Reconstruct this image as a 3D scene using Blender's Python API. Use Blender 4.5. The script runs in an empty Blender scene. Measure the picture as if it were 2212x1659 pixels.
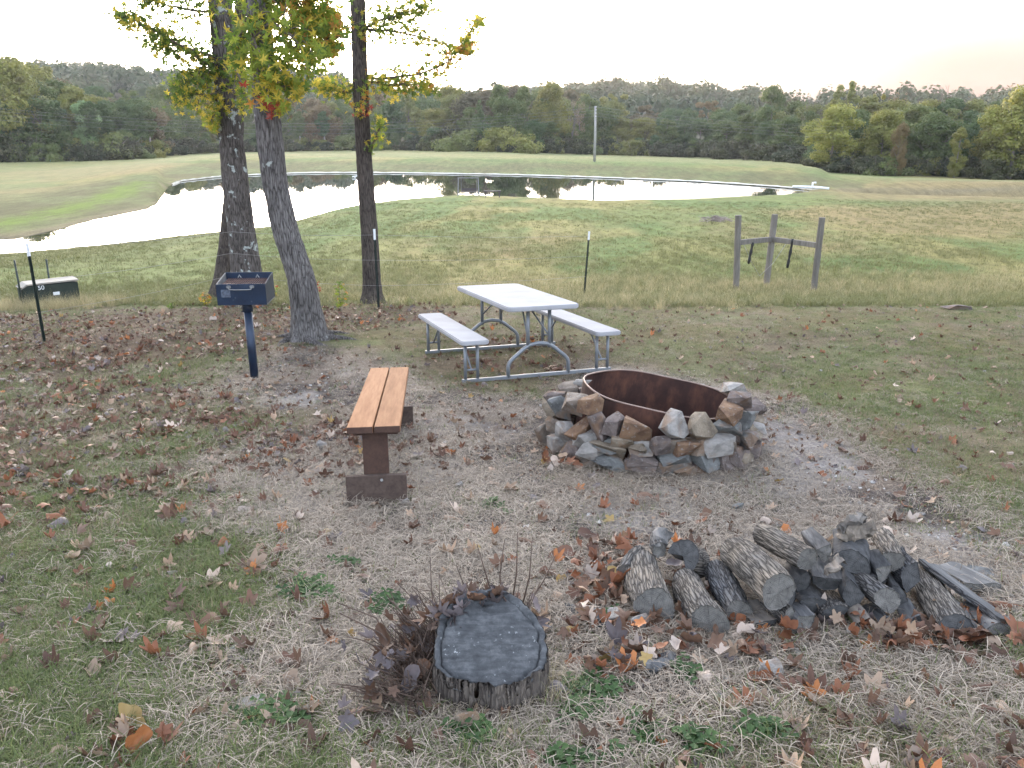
import bpy, bmesh, math, random
import numpy as np
from mathutils import Vector, Matrix, Euler

# ------------------------------------------------------------------ camera, sky, sun, exposure
S = bpy.context.scene
C = S.collection
PITCH = math.radians(17.9)
F = 1750.0                      # focal length in units of a 2212-wide picture
CAMZ = 1.5
cd = bpy.data.cameras.new('camera')
cam = bpy.data.objects.new('camera', cd)
C.objects.link(cam)
cam.location = (0, 0, CAMZ)
cam.rotation_euler = (math.pi/2 - PITCH, 0, 0)
cd.sensor_width = 36
cd.lens = 36*F/2212
cd.clip_start = 0.05
cd.clip_end = 6000
S.camera = cam

SUN_EL, SUN_AZ = math.radians(2.8), math.radians(-16.9)   # low sun, left of straight ahead
W = bpy.data.worlds.new('World')
S.world = W
W.use_nodes = True
nt = W.node_tree
sky = nt.nodes.new('ShaderNodeTexSky')
sky.sky_type = 'NISHITA'
sky.sun_disc = False
sky.sun_elevation = SUN_EL
sky.sun_rotation = SUN_AZ
sky.altitude = 100
sky.air_density = 0.9
sky.dust_density = 5.4
sky.ozone_density = 2.6
bg = nt.nodes['Background']
bg.inputs['Strength'].default_value = 0.15
hs = nt.nodes.new('ShaderNodeHueSaturation')
hs.inputs['Saturation'].default_value = .40
nt.links.new(sky.outputs[0], hs.inputs['Color'])
# dusky pink belt along the horizon, away from the sun
def wn(t, **kw):
    x = nt.nodes.new('ShaderNode'+t)
    for a, b in kw.items(): setattr(x, a, b)
    return x
tc = wn('TexCoord'); sx = wn('SeparateXYZ'); nt.links.new(tc.outputs['Generated'], sx.inputs[0])
el = wn('MapRange', interpolation_type='SMOOTHSTEP'); nt.links.new(sx.outputs[2], el.inputs['Value'])
for i, v in ((1, .050), (2, .20), (3, 1.0), (4, 0.0)): el.inputs[i].default_value = v
dt = wn('VectorMath', operation='DOT_PRODUCT'); nt.links.new(tc.outputs['Generated'], dt.inputs[0])
dt.inputs[1].default_value = (math.sin(SUN_AZ), math.cos(SUN_AZ), 0)
az = wn('MapRange', interpolation_type='SMOOTHSTEP'); nt.links.new(dt.outputs['Value'], az.inputs['Value'])
for i, v in ((1, .70), (2, .97), (3, 1.0), (4, 0.0)): az.inputs[i].default_value = v
mu = wn('Math', operation='MULTIPLY'); nt.links.new(el.outputs[0], mu.inputs[0]); nt.links.new(az.outputs[0], mu.inputs[1])
mx = wn('MixRGB'); nt.links.new(mu.outputs[0], mx.inputs[0]); nt.links.new(hs.outputs[0], mx.inputs[1])
mx.inputs[2].default_value = (.160, .096, .074, 1)
nt.links.new(mx.outputs[0], bg.inputs['Color'])
sl = bpy.data.lights.new('sun', 'SUN')
sl.energy = 0.5
sl.angle = math.radians(0.5)
sl.color = (1.0, .72, .45)
so = bpy.data.objects.new('sun', sl)
C.objects.link(so)
SDIR = Vector((math.sin(SUN_AZ)*math.cos(SUN_EL), math.cos(SUN_AZ)*math.cos(SUN_EL), math.sin(SUN_EL)))
so.rotation_euler = SDIR.to_track_quat('Z', 'Y').to_euler()
S.view_settings.view_transform = 'Standard'
S.view_settings.look = 'None'
S.view_settings.gamma = 1
S.view_settings.use_curve_mapping = False
S.view_settings.exposure = 4.7
S.cycles.max_bounces = 6
S.cycles.diffuse_bounces = 3
S.cycles.transparent_max_bounces = 8
S.cycles.caustics_reflective = False
S.cycles.caustics_refractive = False

# ------------------------------------------------------------------ helpers
rng = np.random.default_rng(7)
R = random.Random(11)
CP, SP = math.cos(PITCH), math.sin(PITCH)

def ray(px, py):
    a = (px-1106)/F
    b = (829.5-py)/F
    return a/(CP+b*SP), (-SP+b*CP)/(CP+b*SP)

def at(px, py, Y):
    rx, rz = ray(px, py)
    return Vector((rx*Y, Y, CAMZ+rz*Y))

def sstep(a, b, x):
    t = np.clip((x-a)/(b-a), 0, 1)
    return t*t*(3-2*t)

_perm = np.random.default_rng(3).permutation(512)
_val = np.random.default_rng(4).random(512)
def vnoise(x, y, z=0.0):
    x = np.asarray(x, float); y = np.asarray(y, float); z = np.asarray(z, float)+np.zeros_like(x)
    xi, yi, zi = np.floor(x).astype(int), np.floor(y).astype(int), np.floor(z).astype(int)
    fx, fy, fz = x-xi, y-yi, z-zi
    fx, fy, fz = fx*fx*(3-2*fx), fy*fy*(3-2*fy), fz*fz*(3-2*fz)
    def h(i, j, k):
        return _val[_perm[(_perm[(_perm[i & 511]+j) & 511]+k) & 511]]
    def l(a, b, t): return a+(b-a)*t
    return l(l(l(h(xi, yi, zi), h(xi+1, yi, zi), fx), l(h(xi, yi+1, zi), h(xi+1, yi+1, zi), fx), fy),
             l(l(h(xi, yi, zi+1), h(xi+1, yi, zi+1), fx), l(h(xi, yi+1, zi+1), h(xi+1, yi+1, zi+1), fx), fy), fz)
def fbm(x, y, z=0.0, o=4):
    s = 0; a = .5; t = 0
    for k in range(o):
        s = s+a*vnoise(np.asarray(x)*2**k+17.3*k, np.asarray(y)*2**k-9.1*k, np.asarray(z)*2**k+5.7*k); t += a; a *= .5
    return s/t

# --- terrain: columns across the view, each a profile of (distance, height)
ZW = -3.5                       # water level
def wy(px, row): return (CAMZ-ZW)/-ray(px, row)[1]
def zrow(px, row, Y): return CAMZ+ray(px, row)[1]*Y
COLS = []
def col(px, near, far, mid, base, hill, u=None):
    """near/far: rows of the shores; mid (row,Y) bank; base (row,Y) foot of the wood; hill height at 650 m"""
    yn, yf = wy(px, near), wy(px, far)
    g = min(3.0, (yf-yn)*.3)
    pond = yf-yn > 1.5
    zb = ZW-.6 if pond else ZW+.12
    ym, yb = mid[1], base[1]
    zm, zf = zrow(px, mid[0], ym), zrow(px, base[0], yb)
    ks = [(-12, 1.2), (0, 0), (4.1, -.53), (7.7, -.95), (10.2, -1.10), (13, -1.42), (16.2, -1.82), (21, -2.3), (yn, ZW+(.0 if pond else .12)), (yn+g, zb), (yf-g, zb), (yf, ZW+(.0 if pond else .14)),
          (yf+.35, ZW+.09), (ym, zm), (yb, zf), (yb+80, zf+3), (480, 3+hill*.5), (650, hill), (1200, hill*.6), (5000, hill*.3)]
    COLS.append((ray(px, 335)[0] if u is None else u, ks))
col(-600, 600, 572, (500, 42), (352, 138), 18, u=-1.6)
col(0, 545, 516, (430, 52), (347, 140), 26)
col(100, 536, 495, (410, 60), (346, 142), 29)
col(200, 527, 470, (390, 66), (344, 147), 31)
col(300, 517, 452, (372, 72), (340, 160), 28)
col(335, 512, 436, (366, 76), (337, 170), 26)
col(342, 511, 407, (362, 84), (336, 180), 26)
col(380, 507, 393, (356, 90), (332, 200), 27)
col(480, 497, 382, (345, 98), (328, 210), 28)
col(590, 486, 377, (344, 100), (326, 215), 28)
col(650, 470, 375, (345, 101), (325, 218), 25)
col(740, 447, 374.5, (345, 101), (324, 218), 20)
col(860, 430, 375, (345, 101), (323, 205), 7)
col(1000, 420, 377, (346, 99), (325, 180), 2)
col(1106, 424, 379, (347, 98), (327, 175), 4)
col(1300, 432, 385, (352, 94), (332, 215), 18)
col(1500, 429, 393, (358, 87), (338, 205), 13)
col(1600, 424, 399, (362, 83), (342, 180), 5)
col(1700, 420, 406, (368, 79), (346, 160), -2)
col(1770, 416, 413, (374, 76), (356, 140), 0)
col(1800, 415, 412, (385, 73), (372, 112), 0)
col(1940, 420, 412, (393, 68), (379, 104), 0)
col(2212, 425, 414, (398, 64), (388, 100), 0)
col(2800, 425, 414, (398, 64), (390, 100), 0, u=1.6)
CU = np.array([c[0] for c in COLS])
CY = np.array([[k[0] for k in c[1]] for c in COLS])
CZ = np.array([[k[1] for k in c[1]] for c in COLS])

def Hn(x, y, bump=True):
    x = np.asarray(x, float); y = np.asarray(y, float)
    shp = x.shape
    x = x.ravel(); y = y.ravel()
    u = x/np.maximum(y, 12.0)
    K = CY.shape[1]
    Yk = np.stack([np.interp(u, CU, CY[:, k]) for k in range(K)], 1)
    Zk = np.stack([np.interp(u, CU, CZ[:, k]) for k in range(K)], 1)
    z = Zk[:, 0].copy()
    for k in range(K-1):
        t = np.clip((y-Yk[:, k])/np.maximum(Yk[:, k+1]-Yk[:, k], 1e-6), 0, 1)
        if k > 12: t = t*t*(3-2*t)
        z += (Zk[:, k+1]-Zk[:, k])*t
    if bump:
        near = 1-sstep(14, 22, y)
        z = z+near*.05*(fbm(x*.55, y*.55, 2.0, 3)-.5)+near*.02*(fbm(x*3, y*3, 5.0, 3)-.5)
        mid = sstep(21, 27, y)*(1-sstep(30, 36, y))
        z = z+mid*.12*(fbm(x*.2, y*.2, 9.0, 3)-.5)
        hill = sstep(260, 420, y)
        z = z+hill*10*(fbm(x*.012, y*.012, 3.3, 3)-.5)
    return z.reshape(shp)

def H(x, y): return float(Hn(np.array([x]), np.array([y]))[0])

def G(px, py, h=0.0):
    """where the line of sight through a picture point meets the ground (raised by h)"""
    rx, rz = ray(px, py)
    Y = np.geomspace(.8, 900, 900)
    d = CAMZ+rz*Y-Hn(rx*Y, Y)-h
    i = int(np.argmax(d < 0))
    a, b = Y[max(i-1, 0)], Y[i]
    for _ in range(18):
        m = (a+b)/2
        if CAMZ+rz*m-H(rx*m, m)-h < 0: b = m
        else: a = m
    return Vector((rx*a, a, CAMZ+rz*a))

# --- mesh helpers
def mesh_np(name, V, Fc, mats=(), midx=None, smooth=False):
    me = bpy.data.meshes.new(name)
    if isinstance(Fc, np.ndarray):
        n, k = Fc.shape
        me.vertices.add(len(V)); me.vertices.foreach_set('co', np.asarray(V, np.float32).ravel())
        me.loops.add(n*k); me.loops.foreach_set('vertex_index', Fc.astype(np.int32).ravel())
        me.polygons.add(n)
        me.polygons.foreach_set('loop_start', np.arange(0, n*k, k, dtype=np.int32))
        me.update(calc_edges=True)
    else:
        me.from_pydata([tuple(v) for v in V], [], [tuple(f) for f in Fc])
    for m in mats: me.materials.append(m)
    if midx is not None: me.polygons.foreach_set('material_index', np.asarray(midx, np.int32))
    if smooth: me.polygons.foreach_set('use_smooth', np.ones(len(me.polygons), bool))
    me.update()
    return me

class MB:
    """collects shapes, then builds ONE mesh object"""
    def __init__(s): s.v = []; s.f = []; s.m = []; s.n = 0
    def add(s, V, Fc, mi=0, M=None):
        if M is not None: V = [M @ Vector(v) for v in V]
        o = s.n
        s.v += [tuple(v) for v in V]; s.n += len(V)
        s.f += [tuple(i+o for i in f) for f in Fc]
        s.m += ([mi]*len(Fc)) if isinstance(mi, int) else list(mi)
        return s
    def box(s, c, d, M=None, mi=0, bev=0.0):
        x, y, z = d[0]/2, d[1]/2, d[2]/2
        if bev <= 0:
            V = [(c[0]+i*x, c[1]+j*y, c[2]+k*z) for i in (-1, 1) for j in (-1, 1) for k in (-1, 1)]
            Fc = [(0, 1, 3, 2), (4, 6, 7, 5), (0, 4, 5, 1), (2, 3, 7, 6), (0, 2, 6, 4), (1, 5, 7, 3)]
        else:
            b = bmesh.new(); bmesh.ops.create_cube(b, size=1)
            for v in b.verts: v.co = Vector((c[0]+v.co.x*d[0], c[1]+v.co.y*d[1], c[2]+v.co.z*d[2]))
            bmesh.ops.bevel(b, geom=b.edges[:], offset=bev, segments=2, profile=.6, affect='EDGES')
            b.verts.index_update()
            V = [v.co.copy() for v in b.verts]; Fc = [[v.index for v in f.verts] for f in b.faces]; b.free()
        return s.add(V, Fc, mi, M)
    def tube(s, pts, rad, seg=10, mi=0, M=None, cap=True):
        V, Fc = tube(pts, rad, seg, cap)
        return s.add(V, Fc, mi, M)
    def build(s, name, mats, parent=None, smooth=False, loc=None):
        me = bpy.data.meshes.new(name)
        me.from_pydata(s.v, [], s.f)
        for m in (mats if isinstance(mats, (list, tuple)) else [mats]): me.materials.append(m)
        me.polygons.foreach_set('material_index', s.m)
        if smooth: me.polygons.foreach_set('use_smooth', [True]*len(s.f))
        me.update()
        return link(name, me, parent, loc)

def tube(pts, rad, seg=10, cap=True):
    P = [Vector(p) for p in pts]
    n = len(P)
    rad = [rad]*n if not hasattr(rad, '__len__') else list(rad)
    V = []; Fc = []
    ref = None
    for i, p in enumerate(P):
        t = (P[min(i+1, n-1)]-P[max(i-1, 0)]).normalized()
        if ref is None:
            ref = Vector((0, 0, 1)) if abs(t.z) < .9 else Vector((1, 0, 0))
        a = t.cross(ref).normalized(); b = a.cross(t).normalized(); ref = b
        for k in range(seg):
            w = 2*math.pi*k/seg
            V.append(p+(a*math.cos(w)+b*math.sin(w))*rad[i])
    for i in range(n-1):
        for k in range(seg):
            k2 = (k+1) % seg
            Fc.append((i*seg+k, i*seg+k2, (i+1)*seg+k2, (i+1)*seg+k))
    if cap:
        Fc.append(tuple(range(seg))[::-1]); Fc.append(tuple((n-1)*seg+k for k in range(seg)))
    return V, Fc

def link(name, data, parent=None, loc=None):
    o = bpy.data.objects.new(name, data)
    C.objects.link(o)
    if parent is not None: o.parent = parent
    if loc is not None: o.location = loc
    return o
def empty(name, loc=(0, 0, 0), rot=(0, 0, 0)):
    o = link(name, None); o.location = loc; o.rotation_euler = rot; o.empty_display_size = .2
    return o
def tag(o, label=None, cat=None, group=None, kind=None):
    if label: o['label'] = label
    if cat: o['category'] = cat
    if group: o['group'] = group
    if kind: o['kind'] = kind
    return o
def recalc(me):
    b = bmesh.new(); b.from_mesh(me); bmesh.ops.recalc_face_normals(b, faces=b.faces[:]); b.to_mesh(me); b.free()

# --- material helpers
class NM:
    def __init__(s, name):
        s.m = bpy.data.materials.new(name); s.m.use_nodes = True
        s.t = s.m.node_tree; s.N = s.t.nodes; s.p = s.N['Principled BSDF']; s.out = s.N['Material Output']
    def n(s, typ, **kw):
        x = s.N.new('ShaderNode'+typ)
        for k, v in kw.items():
            if k in ('operation', 'blend_type', 'noise_dimensions', 'attribute_name', 'attribute_type', 'data_type', 'feature', 'wave_type', 'bands_direction', 'rings_direction', 'gradient_type', 'wave_profile', 'distance', 'invert'): setattr(x, k, v)
            else:
                i = x.inputs[k if not k.startswith('i') or not k[1:].isdigit() else int(k[1:])]
                if hasattr(v, 'is_output'): s.t.links.new(v, i)
                else: i.default_value = v
        return x
    def l(s, a, b): s.t.links.new(a, b)
    def coord(s, kind='Object', scale=(1, 1, 1)):
        c = s.n('TexCoord'); m = s.n('Mapping'); m.inputs['Scale'].default_value = scale
        s.l(c.outputs[kind], m.inputs[0]); return m.outputs[0]
    def noise(s, vec, scale, det=4, rough=.55, out=0):
        x = s.n('TexNoise', Scale=scale, Detail=det, Roughness=rough); s.l(vec, x.inputs['Vector']); return x.outputs[out]
    def ramp(s, fac, stops, interp='LINEAR'):
        x = s.n('ValToRGB'); s.l(fac, x.inputs[0]); e = x.color_ramp.elements; x.color_ramp.interpolation = interp
        while len(e) < len(stops): e.new(.5)
        for i, (p, c) in enumerate(stops):
            e[i].position = p
            e[i].color = (c[0], c[1], c[2], 1) if hasattr(c, '__len__') else (c, c, c, 1)
        return x.outputs[0]
    def mix(s, fac, a, b, mode='MIX'):
        x = s.n('MixRGB', blend_type=mode)
        for i, v in ((0, fac), (1, a), (2, b)):
            if hasattr(v, 'is_output'): s.l(v, x.inputs[i])
            elif hasattr(v, '__len__'): x.inputs[i].default_value = (v[0], v[1], v[2], 1)
            else: x.inputs[i].default_value = v if i == 0 else (v, v, v, 1)
        return x.outputs[0]
    def math(s, op, a, b=0.0, clamp=False):
        x = s.n('Math', operation=op); x.use_clamp = clamp
        for i, v in ((0, a), (1, b)):
            if hasattr(v, 'is_output'): s.l(v, x.inputs[i])
            else: x.inputs[i].default_value = v
        return x.outputs[0]
    def bump(s, h, strength=.5, dist=.01, to=None):
        b = s.n('Bump', Strength=strength, Distance=dist); s.l(h, b.inputs['Height'])
        s.l(b.outputs[0], s.p.inputs['Normal'] if to is None else to); return b.outputs[0]
    def fin(s, color=None, rough=.8, metal=0.0, spec=None):
        for k, v in (('Base Color', color), ('Roughness', rough), ('Metallic', metal), ('Specular IOR Level', spec)):
            if v is None: continue
            if hasattr(v, 'is_output'): s.l(v, s.p.inputs[k])
            else: s.p.inputs[k].default_value = (v[0], v[1], v[2], 1) if hasattr(v, '__len__') else v
        return s.m
    def leafy(s, color, trans=.4, rough=.6):
        """diffuse + light shining through"""
        d = s.p; tr = s.n('BsdfTranslucent'); mx = s.n('MixShader')
        s.l(color, d.inputs['Base Color']) if hasattr(color, 'is_output') else None
        s.l(color, tr.inputs['Color']) if hasattr(color, 'is_output') else None
        if not hasattr(color, 'is_output'):
            d.inputs['Base Color'].default_value = (*color, 1); tr.inputs['Color'].default_value = (*color, 1)
        d.inputs['Roughness'].default_value = rough; d.inputs['Specular IOR Level'].default_value = .25
        mx.inputs[0].default_value = trans
        s.l(d.outputs[0], mx.inputs[1]); s.l(tr.outputs[0], mx.inputs[2]); s.l(mx.outputs[0], s.out.inputs[0])
        return s.m
    def inst(s, name='tint'):
        return s.n('Attribute', attribute_name=name, attribute_type='INSTANCER').outputs['Fac']
    def orand(s):
        return s.n('ObjectInfo').outputs['Random']

def simple(name, col, rough=.7, metal=0.0, var=.15, scale=8.0, bump=0.0, spec=None):
    k = NM(name); v = k.coord()
    n = k.noise(v, scale, 5)
    c = k.ramp(n, [(.25, tuple(x*(1-var) for x in col)), (.75, tuple(min(1, x*(1+var)) for x in col))])
    if bump: k.bump(k.noise(v, scale*4, 4), bump, .01)
    return k.fin(c, rough, metal, spec)

def scatter(name, pts, rot, scl, idx, tint, protos, kind='stuff'):
    """one object of kind stuff: copies of a few small meshes on given points"""
    pts = np.asarray(pts, np.float32); n = len(pts)
    me = bpy.data.meshes.new(name); me.vertices.add(n); me.vertices.foreach_set('co', pts.ravel())
    for nm, ty, arr in (('rot', 'FLOAT_VECTOR', rot), ('scl', 'FLOAT_VECTOR', scl), ('idx', 'INT', idx), ('tint', 'FLOAT', tint)):
        a = me.attributes.new(nm, ty, 'POINT')
        if ty == 'FLOAT_VECTOR': a.data.foreach_set('vector', np.asarray(arr, np.float32).ravel())
        else: a.data.foreach_set('value', np.asarray(arr, np.int32 if ty == 'INT' else np.float32))
    o = link(name, me)
    g = bpy.data.node_groups.new(name, 'GeometryNodeTree')
    g.interface.new_socket('Geometry', in_out='INPUT', socket_type='NodeSocketGeometry')
    g.interface.new_socket('Geometry', in_out='OUTPUT', socket_type='NodeSocketGeometry')
    gi, go = g.nodes.new('NodeGroupInput'), g.nodes.new('NodeGroupOutput')
    ip = g.nodes.new('GeometryNodeInstanceOnPoints'); gt = g.nodes.new('GeometryNodeGeometryToInstance')
    for p in reversed(protos):
        oi = g.nodes.new('GeometryNodeObjectInfo'); oi.inputs['Object'].default_value = p
        g.links.new(oi.outputs['Geometry'], gt.inputs[0])
    g.links.new(gi.outputs[0], ip.inputs['Points']); g.links.new(gt.outputs[0], ip.inputs['Instance'])
    ip.inputs['Pick Instance'].default_value = True
    for nm, ty, sock in (('rot', 'FLOAT_VECTOR', 'Rotation'), ('scl', 'FLOAT_VECTOR', 'Scale'), ('idx', 'INT', 'Instance Index')):
        a = g.nodes.new('GeometryNodeInputNamedAttribute'); a.data_type = ty; a.inputs['Name'].default_value = nm
        g.links.new(a.outputs[0], ip.inputs[sock])
    g.links.new(ip.outputs[0], go.inputs[0])
    md = o.modifiers.new('scatter', 'NODES'); md.node_group = g
    o['kind'] = kind
    return o
def proto(name, V, Fc, mats, midx=None, smooth=False):
    return bpy.data.objects.new(name, mesh_np(name, V, Fc, mats, midx, smooth))

# --- soft masks on the yard from outlines
def poly_xy(px): return np.array([[p.x, p.y] for p in (G(*q) for q in px)])
def inside(P, x, y, soft=.4):
    x = np.asarray(x); y = np.asarray(y); ins = np.zeros(x.shape, bool); d = np.full(x.shape, 1e9)
    n = len(P)
    for i in range(n):
        (x1, y1), (x2, y2) = P[i], P[(i+1) % n]
        c = ((y1 > y) != (y2 > y)) & (x < (x2-x1)*(y-y1)/(y2-y1+1e-12)+x1); ins ^= c
        t = np.clip(((x-x1)*(x2-x1)+(y-y1)*(y2-y1))/((x2-x1)**2+(y2-y1)**2+1e-12), 0, 1)
        d = np.minimum(d, np.hypot(x-x1-t*(x2-x1), y-y1-t*(y2-y1)))
    s = np.where(ins, d, -d)+(fbm(x*1.3, y*1.3, 7.7, 4)-.5)*soft*2.4
    return sstep(-soft, soft, s)

P_DIRT = poly_xy([(470, 815), (560, 770), (640, 735), (900, 790), (1000, 850), (1180, 870), (1250, 780), (1640, 850), (1830, 950), (2020, 1060), (2150, 1160), (2330, 1300), (2330, 1640), (1850, 1540), (1600, 1640), (1000, 1658), (600, 1640), (420, 1590), (470, 1440), (760, 1300), (620, 1150), (520, 1130), (500, 1000), (640, 900), (520, 860)])
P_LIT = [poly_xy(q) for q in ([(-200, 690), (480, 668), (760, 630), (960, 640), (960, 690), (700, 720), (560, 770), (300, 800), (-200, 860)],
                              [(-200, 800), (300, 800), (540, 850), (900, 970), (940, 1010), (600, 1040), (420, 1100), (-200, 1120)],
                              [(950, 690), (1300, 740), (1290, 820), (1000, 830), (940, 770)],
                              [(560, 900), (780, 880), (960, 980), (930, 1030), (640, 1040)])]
P_PILE = [poly_xy(q) for q in ([(1250, 1190), (1360, 1170), (1350, 1330), (1230, 1300)], [(1240, 1330), (1500, 1340), (1780, 1380), (1760, 1430), (1450, 1440), (1230, 1500)],
                               [(1780, 1370), (2150, 1330), (2200, 1400), (1960, 1430)], [(1160, 960), (1220, 880), (1260, 1020), (1180, 1010)], [(1330, 1180), (1560, 1190), (1560, 1300), (1400, 1260)], [(245, 1595), (330, 1590), (345, 1650), (235, 1655)])]
P_BARE = [poly_xy(q) for q in ([(520, 1490), (720, 1470), (760, 1560), (680, 1640), (560, 1600)], [(950, 1590), (1120, 1560), (1160, 1640), (1000, 1656)], [(1640, 900), (1800, 960), (2000, 1060), (2140, 1180), (2060, 1200), (1900, 1100), (1700, 1000)], [(600, 830), (760, 800), (740, 900), (640, 950)])]
def m_bare(x, y):
    a = np.zeros(np.shape(x))
    for p in P_BARE: a = np.maximum(a, inside(p, x, y, .16))
    return a
def m_dirt(x, y): return inside(P_DIRT, x, y, .35)*(1-sstep(12, 15, y))
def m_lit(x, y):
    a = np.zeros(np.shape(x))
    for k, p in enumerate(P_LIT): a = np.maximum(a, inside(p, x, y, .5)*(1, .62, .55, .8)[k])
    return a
def m_pile(x, y):
    a = np.zeros(np.shape(x))
    for p in P_PILE: a = np.maximum(a, inside(p, x, y, .07))
    return a
# ------------------------------------------------------------------ the ground
def fan_grid():
    ys = np.concatenate([np.linspace(-6, .6, 14)[:-1], np.geomspace(.9, 16, 250), np.geomspace(16.2, 260, 190), np.geomspace(268, 4500, 46)])
    us = np.linspace(-1, 1, 361); us = np.sign(us)*(.55*np.abs(us)+.45*np.abs(us)**2.2)*1.75
    Y = np.repeat(ys[:, None], len(us), 1)
    X = us[None, :]*(np.abs(ys[:, None])+3.2)
    return X, Y
GX, GY = fan_grid()
GZ = Hn(GX, GY)
ny, nx = GX.shape
V = np.stack([GX.ravel(), GY.ravel(), GZ.ravel()], 1)
ii = (np.arange(ny-1)[:, None]*nx+np.arange(nx-1)[None, :]).ravel()
Fq = np.stack([ii, ii+1, ii+nx+1, ii+nx], 1)

P_BRIGHT = poly_xy([(-80, 494), (0, 482), (100, 458), (200, 428), (290, 393), (318, 392), (300, 414), (200, 445), (100, 471), (0, 494), (-80, 505)])
P_BROWN = [poly_xy(q) for q in ([(960, 520), (1130, 505), (1190, 525), (1150, 560), (980, 560)], [(1640, 455), (2212, 440), (2400, 470), (2212, 520), (1850, 500)],
                                [(1560, 480), (1700, 505), (1900, 540), (1700, 545)], [(0, 372), (200, 362), (400, 352), (330, 372), (100, 395)], [(1690, 395), (2212, 392), (2400, 398), (2212, 430), (1840, 430)])]
x, y = V[:, 0], V[:, 1]
def lerp(a, b, t): return a+(np.asarray(b)-a)*t[:, None]
n1, n2, n3 = fbm(x*.12, y*.05, 1.0, 4), fbm(x*.5, y*.22, 2.0, 4), fbm(x*2.2, y*2.2, 3.0, 4)
n4 = fbm(x*.035, y*.02, 6.0, 3)
colr = np.tile(np.array([.145, .170, .072]), (len(x), 1))
colr = lerp(colr, (.225, .200, .095), sstep(.40, .66, n1))
colr = lerp(colr, (.100, .150, .058), sstep(.46, .66, n2)*.8)
colr = lerp(colr, (.205, .165, .105), sstep(.54, .72, n4)*.6)
for p in P_BROWN: colr = lerp(colr, (.235, .175, .105), inside(p, x, y, 2.5)*(y < 200)*.75)
u = x/np.maximum(y, 12)
yf_ = np.interp(u, CU, CY[:, 11]); ym_ = np.interp(u, CU, CY[:, 13]); yb_ = np.interp(u, CU, CY[:, 14]); yn_ = np.interp(u, CU, CY[:, 8])
slope = sstep(0, 2, y-yf_)*(1-sstep(-6, 2, y-ym_))*(u < .42)
colr = lerp(colr, (.125, .135, .072), slope*.75)
colr = lerp(colr, (.10, .085, .055), slope*sstep(.5, .62, fbm(x*.3, y*.3, 4.0))*.5)
colr = lerp(colr, (.215, .205, .115), sstep(0, 12, y-ym_)*(1-sstep(-8, 0, y-yb_))*.6)
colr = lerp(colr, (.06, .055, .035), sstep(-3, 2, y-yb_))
colr = lerp(colr, (.135, .185, .042), inside(P_BRIGHT, x, y, 1.2)*(y < 140))
# bare mud rim just above the water
shore = np.maximum(np.exp(-((y-yn_+.15)/.5)**2)*.6, np.exp(-((y-yf_-.2)/.6)**2))*(np.abs(yf_-yn_) > 1.5)
colr = lerp(colr, (.20, .165, .125), np.clip(shore, 0, 1)*(y > 30))
# tall dry strip on the brow behind the fence
strip = sstep(12.8, 14.2, y+1.2*(n2-.5))*(1-sstep(18, 23, y+4*(n1-.5)))*sstep(-9, -2, x)
colr = lerp(colr, (.27, .225, .115), strip*.6)
# the yard
yard = 1-sstep(13.2, 15.0, y+1.5*(n2-.5))
g = fbm(x*.9, y*.9, 5.5, 4)
base = np.tile(np.array([.098, .082, .040]), (len(x), 1))
base = lerp(base, (.120, .095, .062), sstep(.45, .65, g))
base = lerp(base, (.095, .105, .045), sstep(.5, .7, n3)*.6)
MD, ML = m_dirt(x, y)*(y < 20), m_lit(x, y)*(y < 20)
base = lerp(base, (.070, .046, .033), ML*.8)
dirt = np.tile(np.array([.118, .093, .074]), (len(x), 1))
dirt = lerp(dirt, (.055, .045, .041), sstep(.38, .56, n3))
dirt = lerp(dirt, (.19, .172, .160), sstep(.55, .7, fbm(x*1.5, y*1.5, 8.0)))
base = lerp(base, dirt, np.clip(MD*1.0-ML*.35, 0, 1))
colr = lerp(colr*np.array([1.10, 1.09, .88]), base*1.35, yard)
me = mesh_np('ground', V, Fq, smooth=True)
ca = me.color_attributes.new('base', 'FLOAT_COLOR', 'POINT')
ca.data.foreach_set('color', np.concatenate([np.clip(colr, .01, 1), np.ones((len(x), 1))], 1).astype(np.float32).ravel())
k = NM('earth_and_turf')
vc = k.n('VertexColor'); vc.layer_name = 'base'
co = k.coord('Object')
near = k.coord('Object', (1, 1, 1))
fine = k.noise(co, 55, 6, .7)
mid = k.noise(co, 9, 5, .65)
stretch = k.coord('Object', (1.1, .28, 1))
wide = k.noise(stretch, 1.6, 6, .68)
c = k.mix(1, vc.outputs[0], k.ramp(fine, [(.28, .45), (.52, 1.0), (.74, 1.55)]), 'MULTIPLY')
c = k.mix(1, c, k.ramp(mid, [(.3, .72), (.55, 1.0), (.75, 1.25)]), 'MULTIPLY')
c = k.mix(1, c, k.ramp(wide, [(.3, .70), (.5, 1.0), (.72, 1.28)]), 'MULTIPLY')
k.bump(k.math('ADD', fine, mid), .9, .03)
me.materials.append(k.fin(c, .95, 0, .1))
ground = tag(link('ground', me), kind='structure')

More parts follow.
